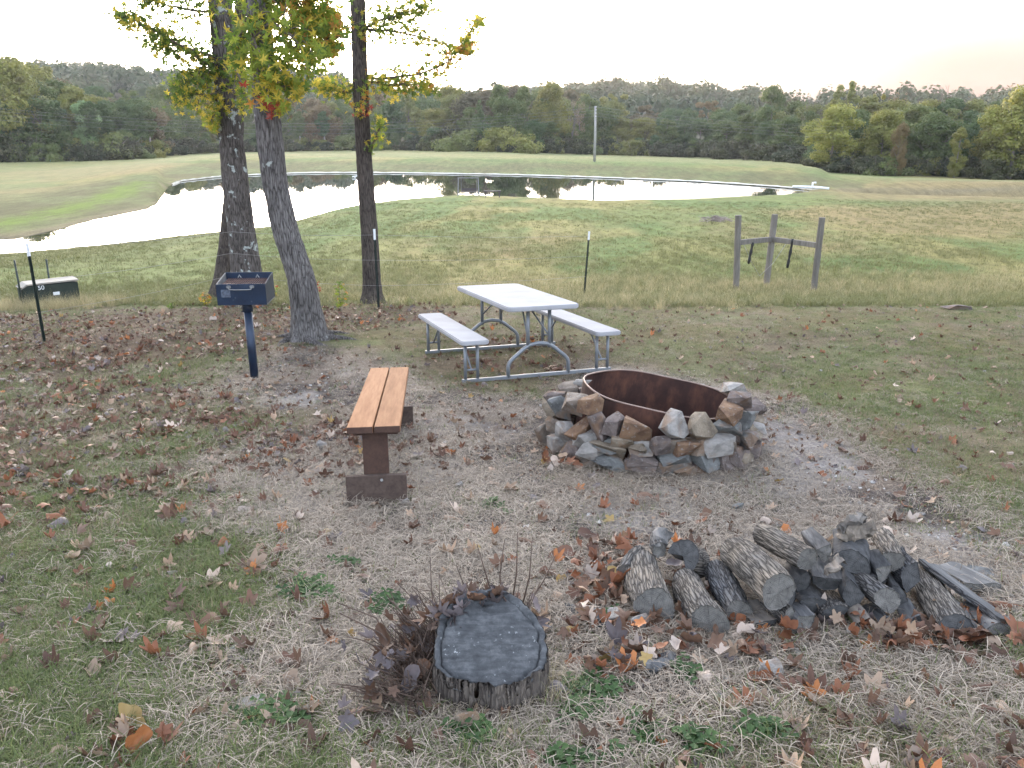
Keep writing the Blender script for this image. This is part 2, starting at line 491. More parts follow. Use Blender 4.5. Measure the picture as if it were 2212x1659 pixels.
# ------------------------------------------------------------------ the pond
k = NM('pond_water')
co = k.coord('Object', (1, .5, 1))
k.bump(k.noise(co, 1.3, 3), .035, .05)
k.p.inputs['IOR'].default_value = 1.33
k.p.inputs['Specular IOR Level'].default_value = .5
mw = k.fin((.020, .024, .018), .012)
wu = np.concatenate([np.linspace(-1.6, float(CU[0])+.01, 3)[:0], np.linspace(-1.25, ray(1775, 335)[0], 90)])
wa = [(float(u_*np.interp(u_, CU, CY[:, 8])), float(np.interp(u_, CU, CY[:, 8]))-.7, ZW) for u_ in wu]
wb_ = [(float(u_*np.interp(u_, CU, CY[:, 11])), float(np.interp(u_, CU, CY[:, 11]))+.2, ZW) for u_ in wu]
n_ = len(wu)
me = mesh_np('pond', wa+wb_, [(i, i+1, n_+i+1, n_+i) for i in range(n_-1)], [mw])
tag(link('pond', me), kind='structure')

# pale strip that edges the far shore
xs = np.concatenate([np.linspace(362, 480, 22), np.linspace(490, 1780, 110)])
pts = []
for px in xs:
    uu = ray(px, 335)[0]; yy = float(np.interp(uu, CU, CY[:, 11]))
    pts.append((uu*yy, yy))
V = []; Fc = []
for i, (a, bq) in enumerate(pts):
    h = .05+.02*math.sin(i*1.7)+R.uniform(-.015, .015)
    V += [(a, bq+.05, ZW+.06), (a, bq+.14, ZW+.07+h), (a, bq+.24, ZW+.08+h), (a, bq+.34, ZW-.1)]
    if i: o = 4*i; Fc += [(o-4+j, o+j, o+j+1, o-3+j) for j in range(3)]
me = mesh_np('shore_edge', V, Fc, [simple('bleached_shore_edge', (.72, .68, .60), .85, var=.2, scale=1.2)])
recalc(me); tag(link('shore_edge', me), kind='structure')

# ------------------------------------------------------------------ the wood
def leaf_mat(name, stops, trans=.35, hue=.0):
    k = NM(name)
    v = k.coord('Object'); n = k.noise(v, .45, 3); r = k.orand()
    n2 = k.noise(v, 3.0, 2)
    f = k.math('ADD', k.math('MULTIPLY', n, .55), k.math('MULTIPLY', n2, .45))
    c = k.ramp(f, stops)
    c = k.mix(1, c, k.ramp(r, [(0, (.72, .80, .80)), (.35, (1, .96, .9)), (.7, (1.15, .95, .72)), (1, (1.3, 1.15, .9))]), 'MULTIPLY')
    return k.leafy(c, trans)
ML_DARK = leaf_mat('dark_foliage', [(.3, (0.049, 0.082, 0.031)), (.5, (0.089, 0.139, 0.049)), (.7, (0.147, 0.194, 0.070))])
ML_OLIVE = leaf_mat('olive_foliage', [(.3, (0.089, 0.121, 0.037)), (.5, (0.163, 0.194, 0.062)), (.7, (0.262, 0.278, 0.090))])
ML_RUST = leaf_mat('rusty_foliage', [(.3, (.085, .080, .045)), (.5, (.140, .120, .066)), (.7, (.200, .165, .090))])
ML_LIME = leaf_mat('yellow_green_foliage', [(.3, (0.103, 0.147, 0.039)), (.5, (0.206, 0.244, 0.068)), (.7, (0.319, 0.342, 0.107))])
ML_PALE = leaf_mat('pale_green_foliage', [(.3, (0.171, 0.254, 0.122)), (.5, (0.267, 0.393, 0.184)), (.7, (0.381, 0.532, 0.265))])
ML_GREY = leaf_mat('grey_twigs', [(.3, (0.153, 0.128, 0.102)), (.5, (0.221, 0.187, 0.153)), (.7, (0.306, 0.255, 0.212))], .15)
ML_SHRUB = leaf_mat('shrub_foliage_painted_shade', [(.3, (.026, .036, .018)), (.5, (.044, .056, .025)), (.7, (.070, .080, .034))], .25)  # leaf colour darkened to stand in for shade low in the wood
M_FARBARK = simple('far_bark', (.17, .15, .13), .9, var=.3, scale=2)

def crown_mesh(name, seed, mat, kind='round', n=5200, leaf=.42):
    """unit-free tree crown about 14 m tall from many leaf sprays in uneven clumps"""
    r = np.random.default_rng(seed)
    cl = []
    if kind == 'round':
        for i in range(46):
            a = r.uniform(0, 2*math.pi); h = r.uniform(.0, 1)
            prof = math.sin(math.pi*(.14+.80*h))**.8
            rad = 4.6*prof*r.uniform(.35, 1)
            cl.append((rad*math.cos(a), rad*math.sin(a), 2.0+11.0*h+r.uniform(-.5, .5), r.uniform(1.0, 2.1)))
    elif kind == 'tall':
        for i in range(46):
            a = r.uniform(0, 2*math.pi); h = r.uniform(0, 1)
            rad = 2.9*math.sin(math.pi*(.1+.85*h))**.7*r.uniform(.2, 1)
            cl.append((rad*math.cos(a), rad*math.sin(a), 1.4+12.6*h, r.uniform(.8, 1.6)))
    elif kind == 'cone':
        for i in range(60):
            a = r.uniform(0, 2*math.pi); h = r.uniform(0, 1)**1.3
            rad = 3.3*(1-h)*r.uniform(.4, 1)
            cl.append((rad*math.cos(a), rad*math.sin(a), .6+13*h, 1.3*(1-h)+.45))
    elif kind == 'open':
        for i in range(34):
            a = r.uniform(0, 2*math.pi); h = r.uniform(0, 1)
            rad = 5.0*math.sin(math.pi*(.25+.65*h))**.8*r.uniform(.3, 1)
            cl.append((rad*math.cos(a), rad*math.sin(a), 4.5+9.0*h, r.uniform(.6, 1.3)))
    elif kind == 'bush':
        for i in range(30):
            a = r.uniform(0, 2*math.pi); rad = 4.5*r.uniform(0, 1)**.6
            cl.append((rad*math.cos(a), rad*math.sin(a), r.uniform(.4, 3.6)*(1-(rad/6)**2), r.uniform(.8, 1.4)))
    cl = np.array(cl)
    w = cl[:, 3]**2; w /= w.sum()
    ci = r.choice(len(cl), n, p=w)
    d = r.normal(size=(n, 3)); d /= np.linalg.norm(d, axis=1)[:, None]
    rr = r.uniform(.25, 1, n)**.45
    P = cl[ci, :3]+d*(rr*cl[ci, 3])[:, None]*np.array([1.05, 1.05, .78])
    nrm = d+r.normal(size=(n, 3))*.42+np.array([0, 0, .35]); nrm /= np.linalg.norm(nrm, axis=1)[:, None]
    t = np.cross(nrm, r.normal(size=(n, 3))); t /= np.linalg.norm(t, axis=1)[:, None]
    bt = np.cross(nrm, t)
    s = leaf*r.uniform(.5, 1.15, n)[:, None]
    asp = r.uniform(.45, .9, n)[:, None]
    Vv = np.stack([P-t*s, P+bt*s*asp, P+t*s, P-bt*s*asp], 1).reshape(-1, 3)
    Fv = np.arange(4*n).reshape(-1, 4)
    return mesh_np(name, Vv, Fv, [mat])
def trunk_mesh(name, seed, kind='round'):
    r = random.Random(seed); m = MB()
    top = {'round': 10, 'tall': 12, 'cone': 12, 'open': 11, 'bush': 1.5}[kind]
    lean = r.uniform(-.6, .6)
    base = .27 if kind != 'bush' else .08
    m.tube([(0, 0, -.6), (lean*.1, 0, .4), (lean*.5, .1, top*.45), (lean, .2, top)], [base*1.3, base, base*.7, .05], 7)
    for i in range(9 if kind in ('round', 'open') else 4):
        a = r.uniform(0, 6.28); h = top*r.uniform(.25, .85); L = r.uniform(1.8, 4.2)
        m.tube([(lean*h/top, 0, h), (math.cos(a)*L*.5, math.sin(a)*L*.5, h+L*.35), (math.cos(a)*L, math.sin(a)*L, h+L*.9)], [.11, .07, .02], 5)
    return m
def bare_mesh(seed):
    r = random.Random(seed); m = MB()
    def br(p, d, L, rad, lv):
        q = p+d*L*.5+Vector((r.uniform(-.1, .1), r.uniform(-.1, .1), 0))*L
        e = q+(d+Vector((0, 0, .15))).normalized()*L*.5
        m.tube([p, q, e], [rad, rad*.75, rad*.5], 5 if lv < 2 else 3, cap=False)
        if lv < 4:
            for k in range(3 if lv else 5):
                a = r.uniform(0, 6.28); sp = r.uniform(.35, .75)
                nd = (d+Vector((math.cos(a), math.sin(a), r.uniform(-.05, .5)))*sp).normalized()
                s = p.lerp(e, r.uniform(.5, 1)) if lv else p.lerp(e, r.uniform(.45, 1))
                br(s, nd, L*r.uniform(.5, .68), rad*.52, lv+1)
    br(Vector((0, 0, -.5)), Vector((.02, 0, 1)), 7.0, .26, 0)
    return m
KINDS = {}
for nm, kind, mat, n, lf in (('dark', 'round', ML_DARK, 10500, .25), ('dark2', 'round', ML_DARK, 10500, .25), ('olive', 'round', ML_OLIVE, 10500, .25), ('olive2', 'tall', ML_OLIVE, 9000, .24), ('rust', 'round', ML_RUST, 9500, .25),
                             ('rust2', 'open', ML_RUST, 7000, .23), ('tall', 'tall', ML_DARK, 9000, .24), ('cedar', 'cone', ML_DARK, 9000, .22), ('lime', 'round', ML_LIME, 10500, .25), ('pale', 'tall', ML_PALE, 8000, .23),
                             ('open', 'open', ML_OLIVE, 7000, .23), ('bush', 'bush', ML_SHRUB, 5000, .22), ('bush2', 'bush', ML_OLIVE, 5000, .22)):
    sd = sum(ord(ch) for ch in nm)
    tm = trunk_mesh('t', sd, kind)
    me = bpy.data.meshes.new('trunk'); me.from_pydata(tm.v, [], tm.f); me.materials.append(M_FARBARK)
    KINDS[nm] = (me, crown_mesh('crown', sd, mat, kind, n, lf))
bm_ = bare_mesh(5); me_bare = bpy.data.meshes.new('trunk'); me_bare.from_pydata(bm_.v, [], bm_.f); me_bare.materials.append(M_FARBARK)
me_haze = crown_mesh('crown', 77, ML_GREY, 'open', 1500, .16)
KINDS['bare'] = (me_bare, None); KINDS['twiggy'] = (me_bare, me_haze)

def tree(kind, x, y, hgt, wid=None, label=None, group=None, cat='tree', name='woodland_tree', rot=None):
    z = H(x, y)
    e = empty(name, (x, y, z-.1), (0, 0, R.uniform(0, 6.28) if rot is None else rot))
    full = {'bush': 4.2, 'bush2': 4.2, 'bare': 13.5, 'twiggy': 13.5}.get(kind, 13.8)
    s = hgt/full
    e.scale = (s*(wid or 1), s*(wid or 1), s)
    tm, cm = KINDS[kind]
    if tm: link('trunk', tm, e)
    if cm: link('crown', cm, e)
    tag(e, label, cat, group)
    return e
LAB = {'dark': 'dark green broad crowned tree in the wood beyond the pond', 'dark2': 'dark green spreading tree in the wood beyond the pond', 'olive': 'olive green rounded tree in the wood beyond the pond',
       'olive2': 'olive green narrow tree in the wood beyond the pond', 'rust': 'brownish autumn tree in the wood beyond the pond', 'rust2': 'thin brownish autumn tree showing its limbs in the wood',
       'tall': 'tall narrow dark green tree in the wood beyond the pond', 'cedar': 'dark conical evergreen in the wood beyond the pond', 'open': 'loose olive crowned tree with gaps in the wood',
       'bush': 'dark bushy shrub at the foot of the wood', 'bush2': 'olive bushy shrub at the foot of the wood', 'lime': 'yellow green tree among darker trees of the wood', 'pale': 'pale grey green tree among darker trees of the wood', 'twiggy': 'half bare grey twiggy tree in the wood'}
GRP = {k: 'trees of the wood: '+v.split(' in the')[0].split(' at the')[0].split(' among')[0] for k, v in LAB.items()}
SECT = [(-50, 'beyond the left end of the pond'), (125, 'at the far left of the wood'), (345, 'above the narrow left arm of the pond'), (480, 'just left of the double stemmed tree'), (640, 'seen between the two leafy trunks'), (775, 'between the leaning tree and the slim tree'), (930, 'just right of the slim tree'), (1080, 'above the little swing by the pond'), (1235, 'left of the power pole'), (1340, 'right behind the power pole'), (1500, 'right of the power pole'), (1640, 'above the timber frame'), (1800, 'beside the yellow green corner tree'), (1950, 'right of the yellow green corner tree'), (2090, 'near the bare dead tree'), (2230, 'by the right edge of the photo'), (9999, 'past the right edge of the photo')]
SHORT = {'dark': 'dark green broad tree', 'dark2': 'dark green spreading tree', 'olive': 'olive rounded tree', 'olive2': 'olive narrow tree', 'rust': 'brownish autumn tree', 'rust2': 'thin brownish tree', 'tall': 'dark narrow tree', 'cedar': 'dark conical evergreen', 'open': 'loose olive tree', 'bush': 'dark shrub', 'bush2': 'olive shrub'}
def wood_row(px0, px1, step, dy, top, kinds, row, jit=.35):
    px = px0
    while px < px1:
        q = px+R.uniform(-jit, jit)*step
        uu = ray(q, 335)[0]
        yb = float(np.interp(uu, CU, CY[:, 14]))
        yy = yb+dy+R.uniform(-.4, .6)*6
        xx = uu*yy
        t = float(np.interp(q, [a[0] for a in top], [a[1] for a in top]))+R.uniform(-14, 12)
        hgt = max(2.5, CAMZ+ray(q, t)[1]*yy-H(xx, yy))
        kd = R.choice(kinds)
        if kd.startswith('bush'): hgt = min(hgt, R.uniform(3, 5.5))
        wd = R.uniform(.85, 1.2)*(1.0 if kd.startswith('bush') else min(1.5, max(.7, (9.5/hgt)**.5*1.2)))
        lab = f"{SHORT[kd]} {row}, {[w for lim, w in SECT if q < lim][0]}"
        tree(kd, xx, yy, hgt, wd, lab, 'wood: '+lab, 'shrub' if kd.startswith('bush') else 'tree', 'woodland_shrub' if kd.startswith('bush') else 'woodland_tree')
        px += step*R.uniform(.8, 1.2)
TOP = [(-300, 120), (0, 140), (60, 128), (120, 140), (200, 185), (300, 190), (480, 200), (640, 205), (760, 215), (860, 195), (960, 192), (1060, 184), (1200, 186), (1260, 195), (1400, 222), (1560, 232), (1640, 215), (1760, 222), (1800, 235)]
mixk = ['dark', 'dark2', 'olive', 'tall', 'rust', 'dark', 'olive2', 'open', 'dark2', 'olive']
autk = ['rust', 'rust2', 'olive', 'open', 'dark2', 'rust', 'olive2']
wood_row(-330, 1790, 62, 34, [(a, b-2) for a, b in TOP], autk, 'on the skyline')
wood_row(-330, 1790, 52, 18, [(a, b+14) for a, b in TOP], mixk+['rust'], 'high behind')
wood_row(-330, 1750, 44, 6, [(a, b+34) for a, b in TOP], ['dark', 'dark2', 'tall', 'olive', 'cedar', 'dark', 'tall', 'olive2'], 'in the middle row')
wood_row(-330, 1740, 40, 0, [(a, b+82) for a, b in TOP], ['dark', 'tall', 'dark2', 'bush', 'cedar', 'bush2', 'dark'], 'low in front')
wood_row(-330, 1740, 30, -4, [(0, 300), (2300, 300)], ['bush', 'bush', 'bush2', 'bush'], 'at the foot')
# nearer stand on the right
TOPR = [(1740, 225), (1900, 225), (2000, 215), (2100, 225), (2212, 205), (2500, 190)]
wood_row(1800, 2560, 60, 40, [(a, b+0) for a, b in TOPR], ['olive', 'dark', 'olive2', 'open', 'dark2'], 'on the skyline')
wood_row(1820, 2560, 52, 22, [(a, b+12) for a, b in TOPR], mixk, 'high behind')
wood_row(1800, 2560, 46, 8, [(a, b+38) for a, b in TOPR], ['dark', 'dark2', 'tall', 'cedar', 'dark'], 'in the middle row')
wood_row(1765, 2560, 30, 1, [(0, 340), (2600, 340)], ['bush', 'bush', 'bush2', 'bush'], 'at the foot')
def tree_px(kind, px, base_y, top, wpx, label, **kw):
    uu = ray(px, 335)[0]; base_y += float(np.interp(uu, CU, CY[:, 14])); xx = uu*base_y
    h = CAMZ+ray(px, top)[1]*base_y-H(xx, base_y)
    full_w = {'round': 11, 'tall': 7.4, 'open': 11.5}.get('round' if kind in ('dark', 'dark2', 'olive', 'rust', 'lime') else 'tall' if kind in ('tall', 'pale', 'olive2') else 'open', 10)
    w = wpx/F*base_y/full_w/(h/13.8)
    return tree(kind, xx, base_y, h, w, label, **kw)
tree_px('lime', 1798, 0, 222, 128, 'bright yellow green broad tree standing forward at the corner of the wood')
tree_px('dark', 1770, 2, 300, 70, 'low dark tree under the bright yellow green corner tree')
tree_px('olive', 1905, 5, 235, 95, 'olive tree just right of the bright yellow green corner tree')
tree_px('dark2', 2000, 6, 240, 100, 'dark tree behind the slim reddish tree at the wood edge')
tree_px('rust', 1940, -1, 262, 44, 'slim tree with brown lower leaves at the edge of the right hand wood')
tree_px('olive2', 2068, -1, 280, 46, 'thin young green tree with a bare stem at the wood edge')
tree_px('lime', 2190, 1, 178, 150, 'big yellow tinged tree cut off by the right edge of the photo')
tree_px('olive', 2140, 4, 240, 80, 'rounded olive tree left of the big yellow tinged tree')
tree_px('lime', 2270, 1, 165, 150, 'tall yellow green tree behind the big yellow tinged tree')
tree_px('bare', 2025, 40, 160, 60, 'bare dead tree whose pale limbs rise above the right hand wood')
tree_px('dark2', 1660, 8, 182, 85, 'flat topped tree rising above the wood left of the bright corner tree')
tree_px('open', 1812, 35, 172, 80, 'tall sparse tree rising behind the bright yellow green corner tree')
tree_px('twiggy', 1740, 15, 196, 60, 'half bare tree between the two tall trees over the wood')
tree_px('twiggy', 1925, 45, 195, 70, 'twiggy half bare tree left of the bare dead tree')
tree_px('open', 1880, 45, 200, 55, 'small sparse tree over the wood right of the tall sparse tree')
tree_px('twiggy', 2085, 45, 200, 60, 'twiggy half bare tree right of the bare dead tree')
tree_px('pale', 195, 0, 222, 62, 'pale grey green tree at the front of the left hand wood')
tree_px('lime', 150, 4, 205, 60, 'light green round tree just left of the pale grey green tree')
tree_px('olive', 55, 0, 128, 150, 'tallest broad tree at the far left of the wood')
tree_px('rust', 330, 2, 225, 110, 'large brownish rounded tree in the front of the left hand wood')
tree_px('rust', 700, 3, 225, 90, 'yellowish brown rounded tree seen between the two leafy trunks')
tree_px('olive', 1190, 3, 178, 100, 'tallest olive tree of the wood left of the power pole')
tree_px('twiggy', 1235, 1, 205, 70, 'half bare grey tree just left of the power pole')

# slender pale trunks in front of the left hand wood
for px, top, yb in ((140, 436//2+60, 129), (205, 290, 136), (328, 300, 150), (236, 300, 139), (310, 308, 147), (383, 300, 198), (653, 290, 246), (705, 290, 247), (20, 300, 128.5), (1290, 318, 244)):
    if px == 1290: continue
    uu = ray(px, 335)[0]; yb = float(np.interp(uu, CU, CY[:, 14]))-1.5; xx = uu*yb
    hh = CAMZ+ray(px, 285)[1]*yb-H(xx, yb)
    e = empty('slender_tree', (xx, yb, H(xx, yb)-.2)); m = MB(); ln = R.uniform(-.5, .5)
    m.tube([(0, 0, -.3), (ln*.4, 0, hh*.5), (ln, 0, hh)], [.26, .2, .15], 7)
    m.build('trunk', simple('pale_bark', (.36, .33, .29), .85, var=.3, scale=3) if 'pale_bark' not in bpy.data.materials else bpy.data.materials['pale_bark'], e)
    o = link('crown', KINDS['tall'][1], e, (ln, 0, hh*.75)); o.scale = (.55, .55, .45)
    SL_N = SL_N+1 if 'SL_N' in globals() else 0
    tag(e, ('slender pale trunk at the wood edge just right of the teal bin', 'thin pale trunk in front of the pale grey green tree', 'tall thin pale trunk right of the large brownish tree', 'slim pale trunk between the grey green tree and the brownish tree', 'slim pale trunk just left of the tall thin pale trunk', 'pale trunk nearest to the double stemmed tree', 'thin pale trunk directly behind the leaning tree', 'thin pale trunk left of the slim brown tree', 'pale trunk at the left edge of the photo', 'x')[SL_N], 'tree', 'slender pale trunked trees along the wood edge')

# far wooded ridge: one mass
def ridge():
    r = np.random.default_rng(21); Vs = []; n = 1500
    px = r.uniform(-350, 2500, n); uu = (px-1106)/F*CP
    yy = r.uniform(330, 700, n)**1.0
    xx = uu*yy; zz = Hn(xx, yy)
    k = 230
    for sgn in (0,):
        hgt = r.uniform(9, 15, n); wd = r.uniform(3.5, 6.5, n)
    d = r.normal(size=(n, k, 3)); d /= np.linalg.norm(d, axis=2)[:, :, None]
    rr = r.uniform(.5, 1, (n, k, 1))
    P = np.stack([xx, yy, zz+hgt*.55], 1)[:, None, :]+d*rr*np.stack([wd, wd, hgt*.5], 1)[:, None, :]
    nrm = d+r.normal(size=d.shape)*.28; nrm /= np.linalg.norm(nrm, axis=2)[:, :, None]
    t = np.cross(nrm, r.normal(size=d.shape)); t /= np.linalg.norm(t, axis=2)[:, :, None]
    b = np.cross(nrm, t); s = r.uniform(.55, 1.2, (n, k, 1))
    Vv = np.stack([P-t*s, P+b*s*.8, P+t*s, P-b*s*.8], 2).reshape(-1, 3)
    kk = NM('ridge_foliage'); v = kk.coord('Object')
    c = kk.ramp(kk.noise(v, .09, 4), [(.3, (.040, .064, .026)), (.5, (.062, .086, .034)), (.68, (.095, .102, .044))])
    return mesh_np('ridge_woods', Vv, np.arange(len(Vv)).reshape(-1, 4), [kk.leafy(c, .3)])
tag(link('ridge_woods', ridge()), kind='stuff')

# ------------------------------------------------------------------ evening haze over the valley
k = NM('haze'); k.N.remove(k.p)
vol = k.n('VolumePrincipled'); vol.inputs['Color'].default_value = (.96, .95, .97, 1); vol.inputs['Density'].default_value = .00020; vol.inputs['Anisotropy'].default_value = .35
k.l(vol.outputs[0], k.out.inputs['Volume'])
m = MB(); m.box((0, 480, 50), (2600, 1240, 190)); tag(m.build('haze', k.m), kind='stuff')
# ------------------------------------------------------------------ materials of the yard
def axis_depth(p): return p[1]*CP-(p[2]-CAMZ)*SP

def bark_plates(k, size, stretch, axis=2):
    """long bark plates parted by dark fissures (height 0..1)"""
    sc = [1/size]*3; sc[axis] = 1/(size*stretch)
    v = k.coord('Object', tuple(sc))
    wob = k.n('TexNoise', Scale=1.1, Detail=3); k.l(v, wob.inputs['Vector'])
    ad = k.n('VectorMath', operation='ADD'); k.l(v, ad.inputs[0])
    mm = k.n('VectorMath', operation='SCALE'); k.l(wob.outputs['Color'], mm.inputs[0]); mm.inputs['Scale'].default_value = .9
    k.l(mm.outputs[0], ad.inputs[1])
    vo = k.n('TexVoronoi', feature='DISTANCE_TO_EDGE', Scale=1.0); k.l(ad.outputs[0], vo.inputs['Vector'])
    return k.ramp(vo.outputs['Distance'], [(.02, 0), (.16, .62), (.45, 1)])
def bark_mat(name, ridge_c, furrow_c, lichen=None, lich=.62, size=.026, stretch=8.0):
    k = NM(name); v = k.coord('Object')
    at_ = k.n('Attribute', attribute_name='ridge').outputs['Fac']
    pl = bark_plates(k, size, stretch)
    f = k.math('ADD', k.math('MULTIPLY', pl, .40), k.math('ADD', k.math('MULTIPLY', at_, .25), k.math('MULTIPLY', k.noise(v, 45, 6, .75), .35)))
    c = k.ramp(f, [(.18, furrow_c), (.52, tuple(.55*(a+b) for a, b in zip(ridge_c, furrow_c))), (.82, ridge_c)])
    c = k.mix(1, c, k.ramp(k.noise(v, 2.5, 3), [(.3, .75), (.7, 1.25)]), 'MULTIPLY')
    if lichen:
        n = k.noise(v, 5.5, 5, .62)
        c = k.mix(k.ramp(n, [(lich, 0), (lich+.05, .8)]), c, lichen)
    k.bump(f, .9, .02)
    return k.fin(c, .92, 0, .15)
M_BARK = bark_mat('furrowed_grey_bark', (.205, .19, .182), (.036, .031, .029), (.42, .45, .42), .66)
M_BARKA = bark_mat('lichened_bark', (.165, .145, .132), (.030, .025, .022), (.46, .50, .47), .58)
M_BARKC = bark_mat('brown_bark', (.120, .100, .086), (.030, .024, .021), (.30, .28, .25), .72)
M_TWIG = simple('twig_bark', (.11, .085, .065), .9, var=.3)

def trunk_surface(rows, Y, seg=84, furrow=.035, dn=.025, flare=(.0, 0), seed=0.0, stretch=3.2):
    """trunk from measured (row, centre, half width) pairs at distance Y, furrowed bark as relief"""
    P = []; Rd = []
    for row, cx, hw in rows:
        p = at(cx, row, Y); P.append(p); Rd.append(hw*axis_depth(p)/F)
    P = np.array([list(p) for p in P]); Rd = np.array(Rd)
    o = np.argsort(P[:, 2]); P = P[o]; Rd = Rd[o]
    zs = np.arange(P[0, 2], P[-1, 2], dn)
    cx = np.interp(zs, P[:, 2], P[:, 0]); cy = np.interp(zs, P[:, 2], P[:, 1]); rr = np.interp(zs, P[:, 2], Rd)
    ker = np.ones(9)/9
    for a in (cx, rr): a[:] = np.convolve(np.pad(a, 4, mode='edge'), ker, 'valid')
    th = np.linspace(0, 2*math.pi, seg, endpoint=False)
    T, Z = np.meshgrid(th, zs)
    rm = rr.mean()
    X1, Y1 = np.cos(T)*rm, np.sin(T)*rm
    warp = (fbm(X1*3, Y1*3+seed, Z*1.2, 3)-.5)*.25
    nn = vnoise((X1+warp*.35)*52, (Y1+warp*.35)*52+seed, Z*stretch*3.2)
    n2 = vnoise(X1*90, Y1*90+seed, Z*22)
    ridge = 1-np.abs(2*nn-1)*1.0
    ridge = np.clip(.75*(1-ridge)*1.5+.25*n2, 0, 1)
    h0 = zs[0]
    fl = flare[0]*np.exp(-(Z-h0)/max(flare[1], .01))*(1+.55*np.cos(T*4+seed*3)*.8+.4*np.cos(T*7+seed))
    rad = rr[:, None]*(1+fl)+furrow*rm*2*(ridge-.5)+rr[:, None]*.10*(fbm(X1*2.5, Y1*2.5+seed, Z*.8, 2)-.5)
    V = np.stack([cx[:, None]+np.cos(T)*rad, cy[:, None]+np.sin(T)*rad, Z], 2).reshape(-1, 3)
    n, m = len(zs), seg
    i = np.arange(n-1)[:, None]*m; j = np.arange(m)[None, :]; j2 = (j+1) % m
    Fq = np.stack([i+j, i+j2, i+m+j2, i+m+j], 2).reshape(-1, 4)
    return V, Fq, ridge.ravel()
def trunk_obj(rows, Y, mat, parent, **kw):
    V, Fq, rg = trunk_surface(rows, Y, **kw)
    V = V-np.array(parent.location)
    me = mesh_np('trunk', V, Fq, [mat], smooth=True)
    a = me.attributes.new('ridge', 'FLOAT', 'POINT'); a.data.foreach_set('value', rg.astype(np.float32))
    return link('trunk', me, parent)

# ------------------------------------------------------------------ the three sweetgum trees by the fence
YB = G(668, 735).y+.12
YA = G(535, 662).y+.15
YC = G(803, 655).y+.12
YD = YA+1.2
gB, gA, gC = G(668, 733), G(535, 660), G(803, 654)
rowsB = [(775, 672, 44), (745, 669, 42), (733, 668, 38), (700, 667, 35), (660, 660, 31), (600, 651, 29), (500, 617, 28), (400, 594, 26.5), (300, 582, 27), (200, 573, 26.5), (100, 565, 26), (0, 555, 25), (-150, 541, 23.5), (-400, 520, 20), (-800, 490, 12)]
rowsA = [(690, 538, 46), (662, 537, 42), (640, 535, 36), (580, 532, 31.5), (500, 522, 29), (400, 509, 28), (300, 499, 24.5), (200, 490, 25), (100, 485, 25), (0, 475, 25), (-150, 462, 23), (-400, 442, 18), (-700, 420, 10)]
rowsD = [(680, 478, 34), (650, 479, 29), (600, 488, 24), (540, 494, 22), (450, 500, 19), (380, 506, 16), (250, 512, 14), (0, 520, 12), (-300, 530, 8)]
rowsC = [(680, 808, 31), (656, 806, 26), (640, 804, 21), (600, 803, 19), (500, 798, 18), (400, 790, 17.5), (300, 784, 16.5), (200, 779, 17), (100, 776, 16.5), (0, 773, 16), (-150, 769, 15), (-400, 760, 11), (-650, 755, 6)]
treeA = tag(empty('sweetgum_tree', (at(535, 660, YA).x, YA, gA.z)), 'left leafy tree with pale lichen blotches and a second dark stem behind', 'tree', 'leafy trees along the fence')
treeB = tag(empty('sweetgum_tree', (at(668, 733, YB).x, YB, gB.z)), 'leaning grey furrowed tree between the grill and the picnic table', 'tree', 'leafy trees along the fence')
treeC = tag(empty('sweetgum_tree', (at(803, 654, YC).x, YC, gC.z)), 'straight slim brown trunked tree right beside a white tipped post', 'tree', 'leafy trees along the fence')
trunk_obj(rowsA, YA, M_BARKA, treeA, flare=(.6, .18), seed=1.3, seg=128)
oD = trunk_obj(rowsD, YD, M_BARKC, treeA, flare=(.6, .22), seed=6.1, seg=64); oD['label'] = 'dark bare second stem'
trunk_obj(rowsB, YB, M_BARK, treeB, flare=(.75, .20), seed=2.7, seg=128)
trunk_obj(rowsC, YC, M_BARKC, treeC, flare=(.6, .16), seed=4.4, seg=72)
# surface roots at the foot of the leaning tree
m = MB()
for a, L in ((-.3, .5), (-1.2, .45), (-2.2, .4), (3.0, .35), (.6, .4)):
    pts = []
    for i in range(7):
        t = i/6; r = .17+L*t; aa = a+.25*math.sin(t*3+a)
        xx, yy = treeB.location.x+r*math.cos(aa), YB+r*math.sin(aa)
        pts.append((xx-treeB.location.x, yy-YB, H(xx, yy)-treeB.location.z+.035*(1-t)-.02*t))
    m.tube(pts, [.06*(1-.75*i/6) for i in range(7)], 8)
o = m.build('roots', M_BARK, treeB, True)

# star shaped leaves
def star_leaf(seed, curl=.25, lobes=5):
    r = random.Random(seed)
    V = [(0, 0, 0)]; Fc = []
    n = lobes
    for k in range(n):
        a = math.radians(90+(k-(n-1)/2)*62+r.uniform(-6, 6)); L = (1, .93, .75)[min(2, abs(k-(n-1)//2))]*r.uniform(.9, 1.08)
        an = a+math.radians(31); ap = a-math.radians(31)
        if k == 0: V.append((.30*math.cos(ap), .30*math.sin(ap), 0))
        for t, w in ((.55, 15),):
            V.append((t*L*math.cos(a-math.radians(w)), t*L*math.sin(a-math.radians(w)), 0))
        V.append((L*math.cos(a), L*math.sin(a), 0))
        V.append((.55*L*math.cos(a+math.radians(15)), .55*L*math.sin(a+math.radians(15)), 0))
        V.append((.30*math.cos(an), .30*math.sin(an), 0))
    V.append((.03, -.55, 0)); V.append((-.03, -.55, 0))
    npt = len(V)-1
    Fc = [(0, i, i+1) for i in range(1, npt-2)]
    Fc += [(0, npt-2, npt-1), (0, npt-1, npt), (0, npt, 1)][1:2]
    tw = r.uniform(-.3, .3)
    out = []
    for x, y, z in V:
        d2 = x*x+y*y
        out.append((x, y, -curl*d2+abs(x)*.25*curl+tw*x*y*.6))
    return [(x*.5, y*.5, z*.5) for x, y, z in out], Fc
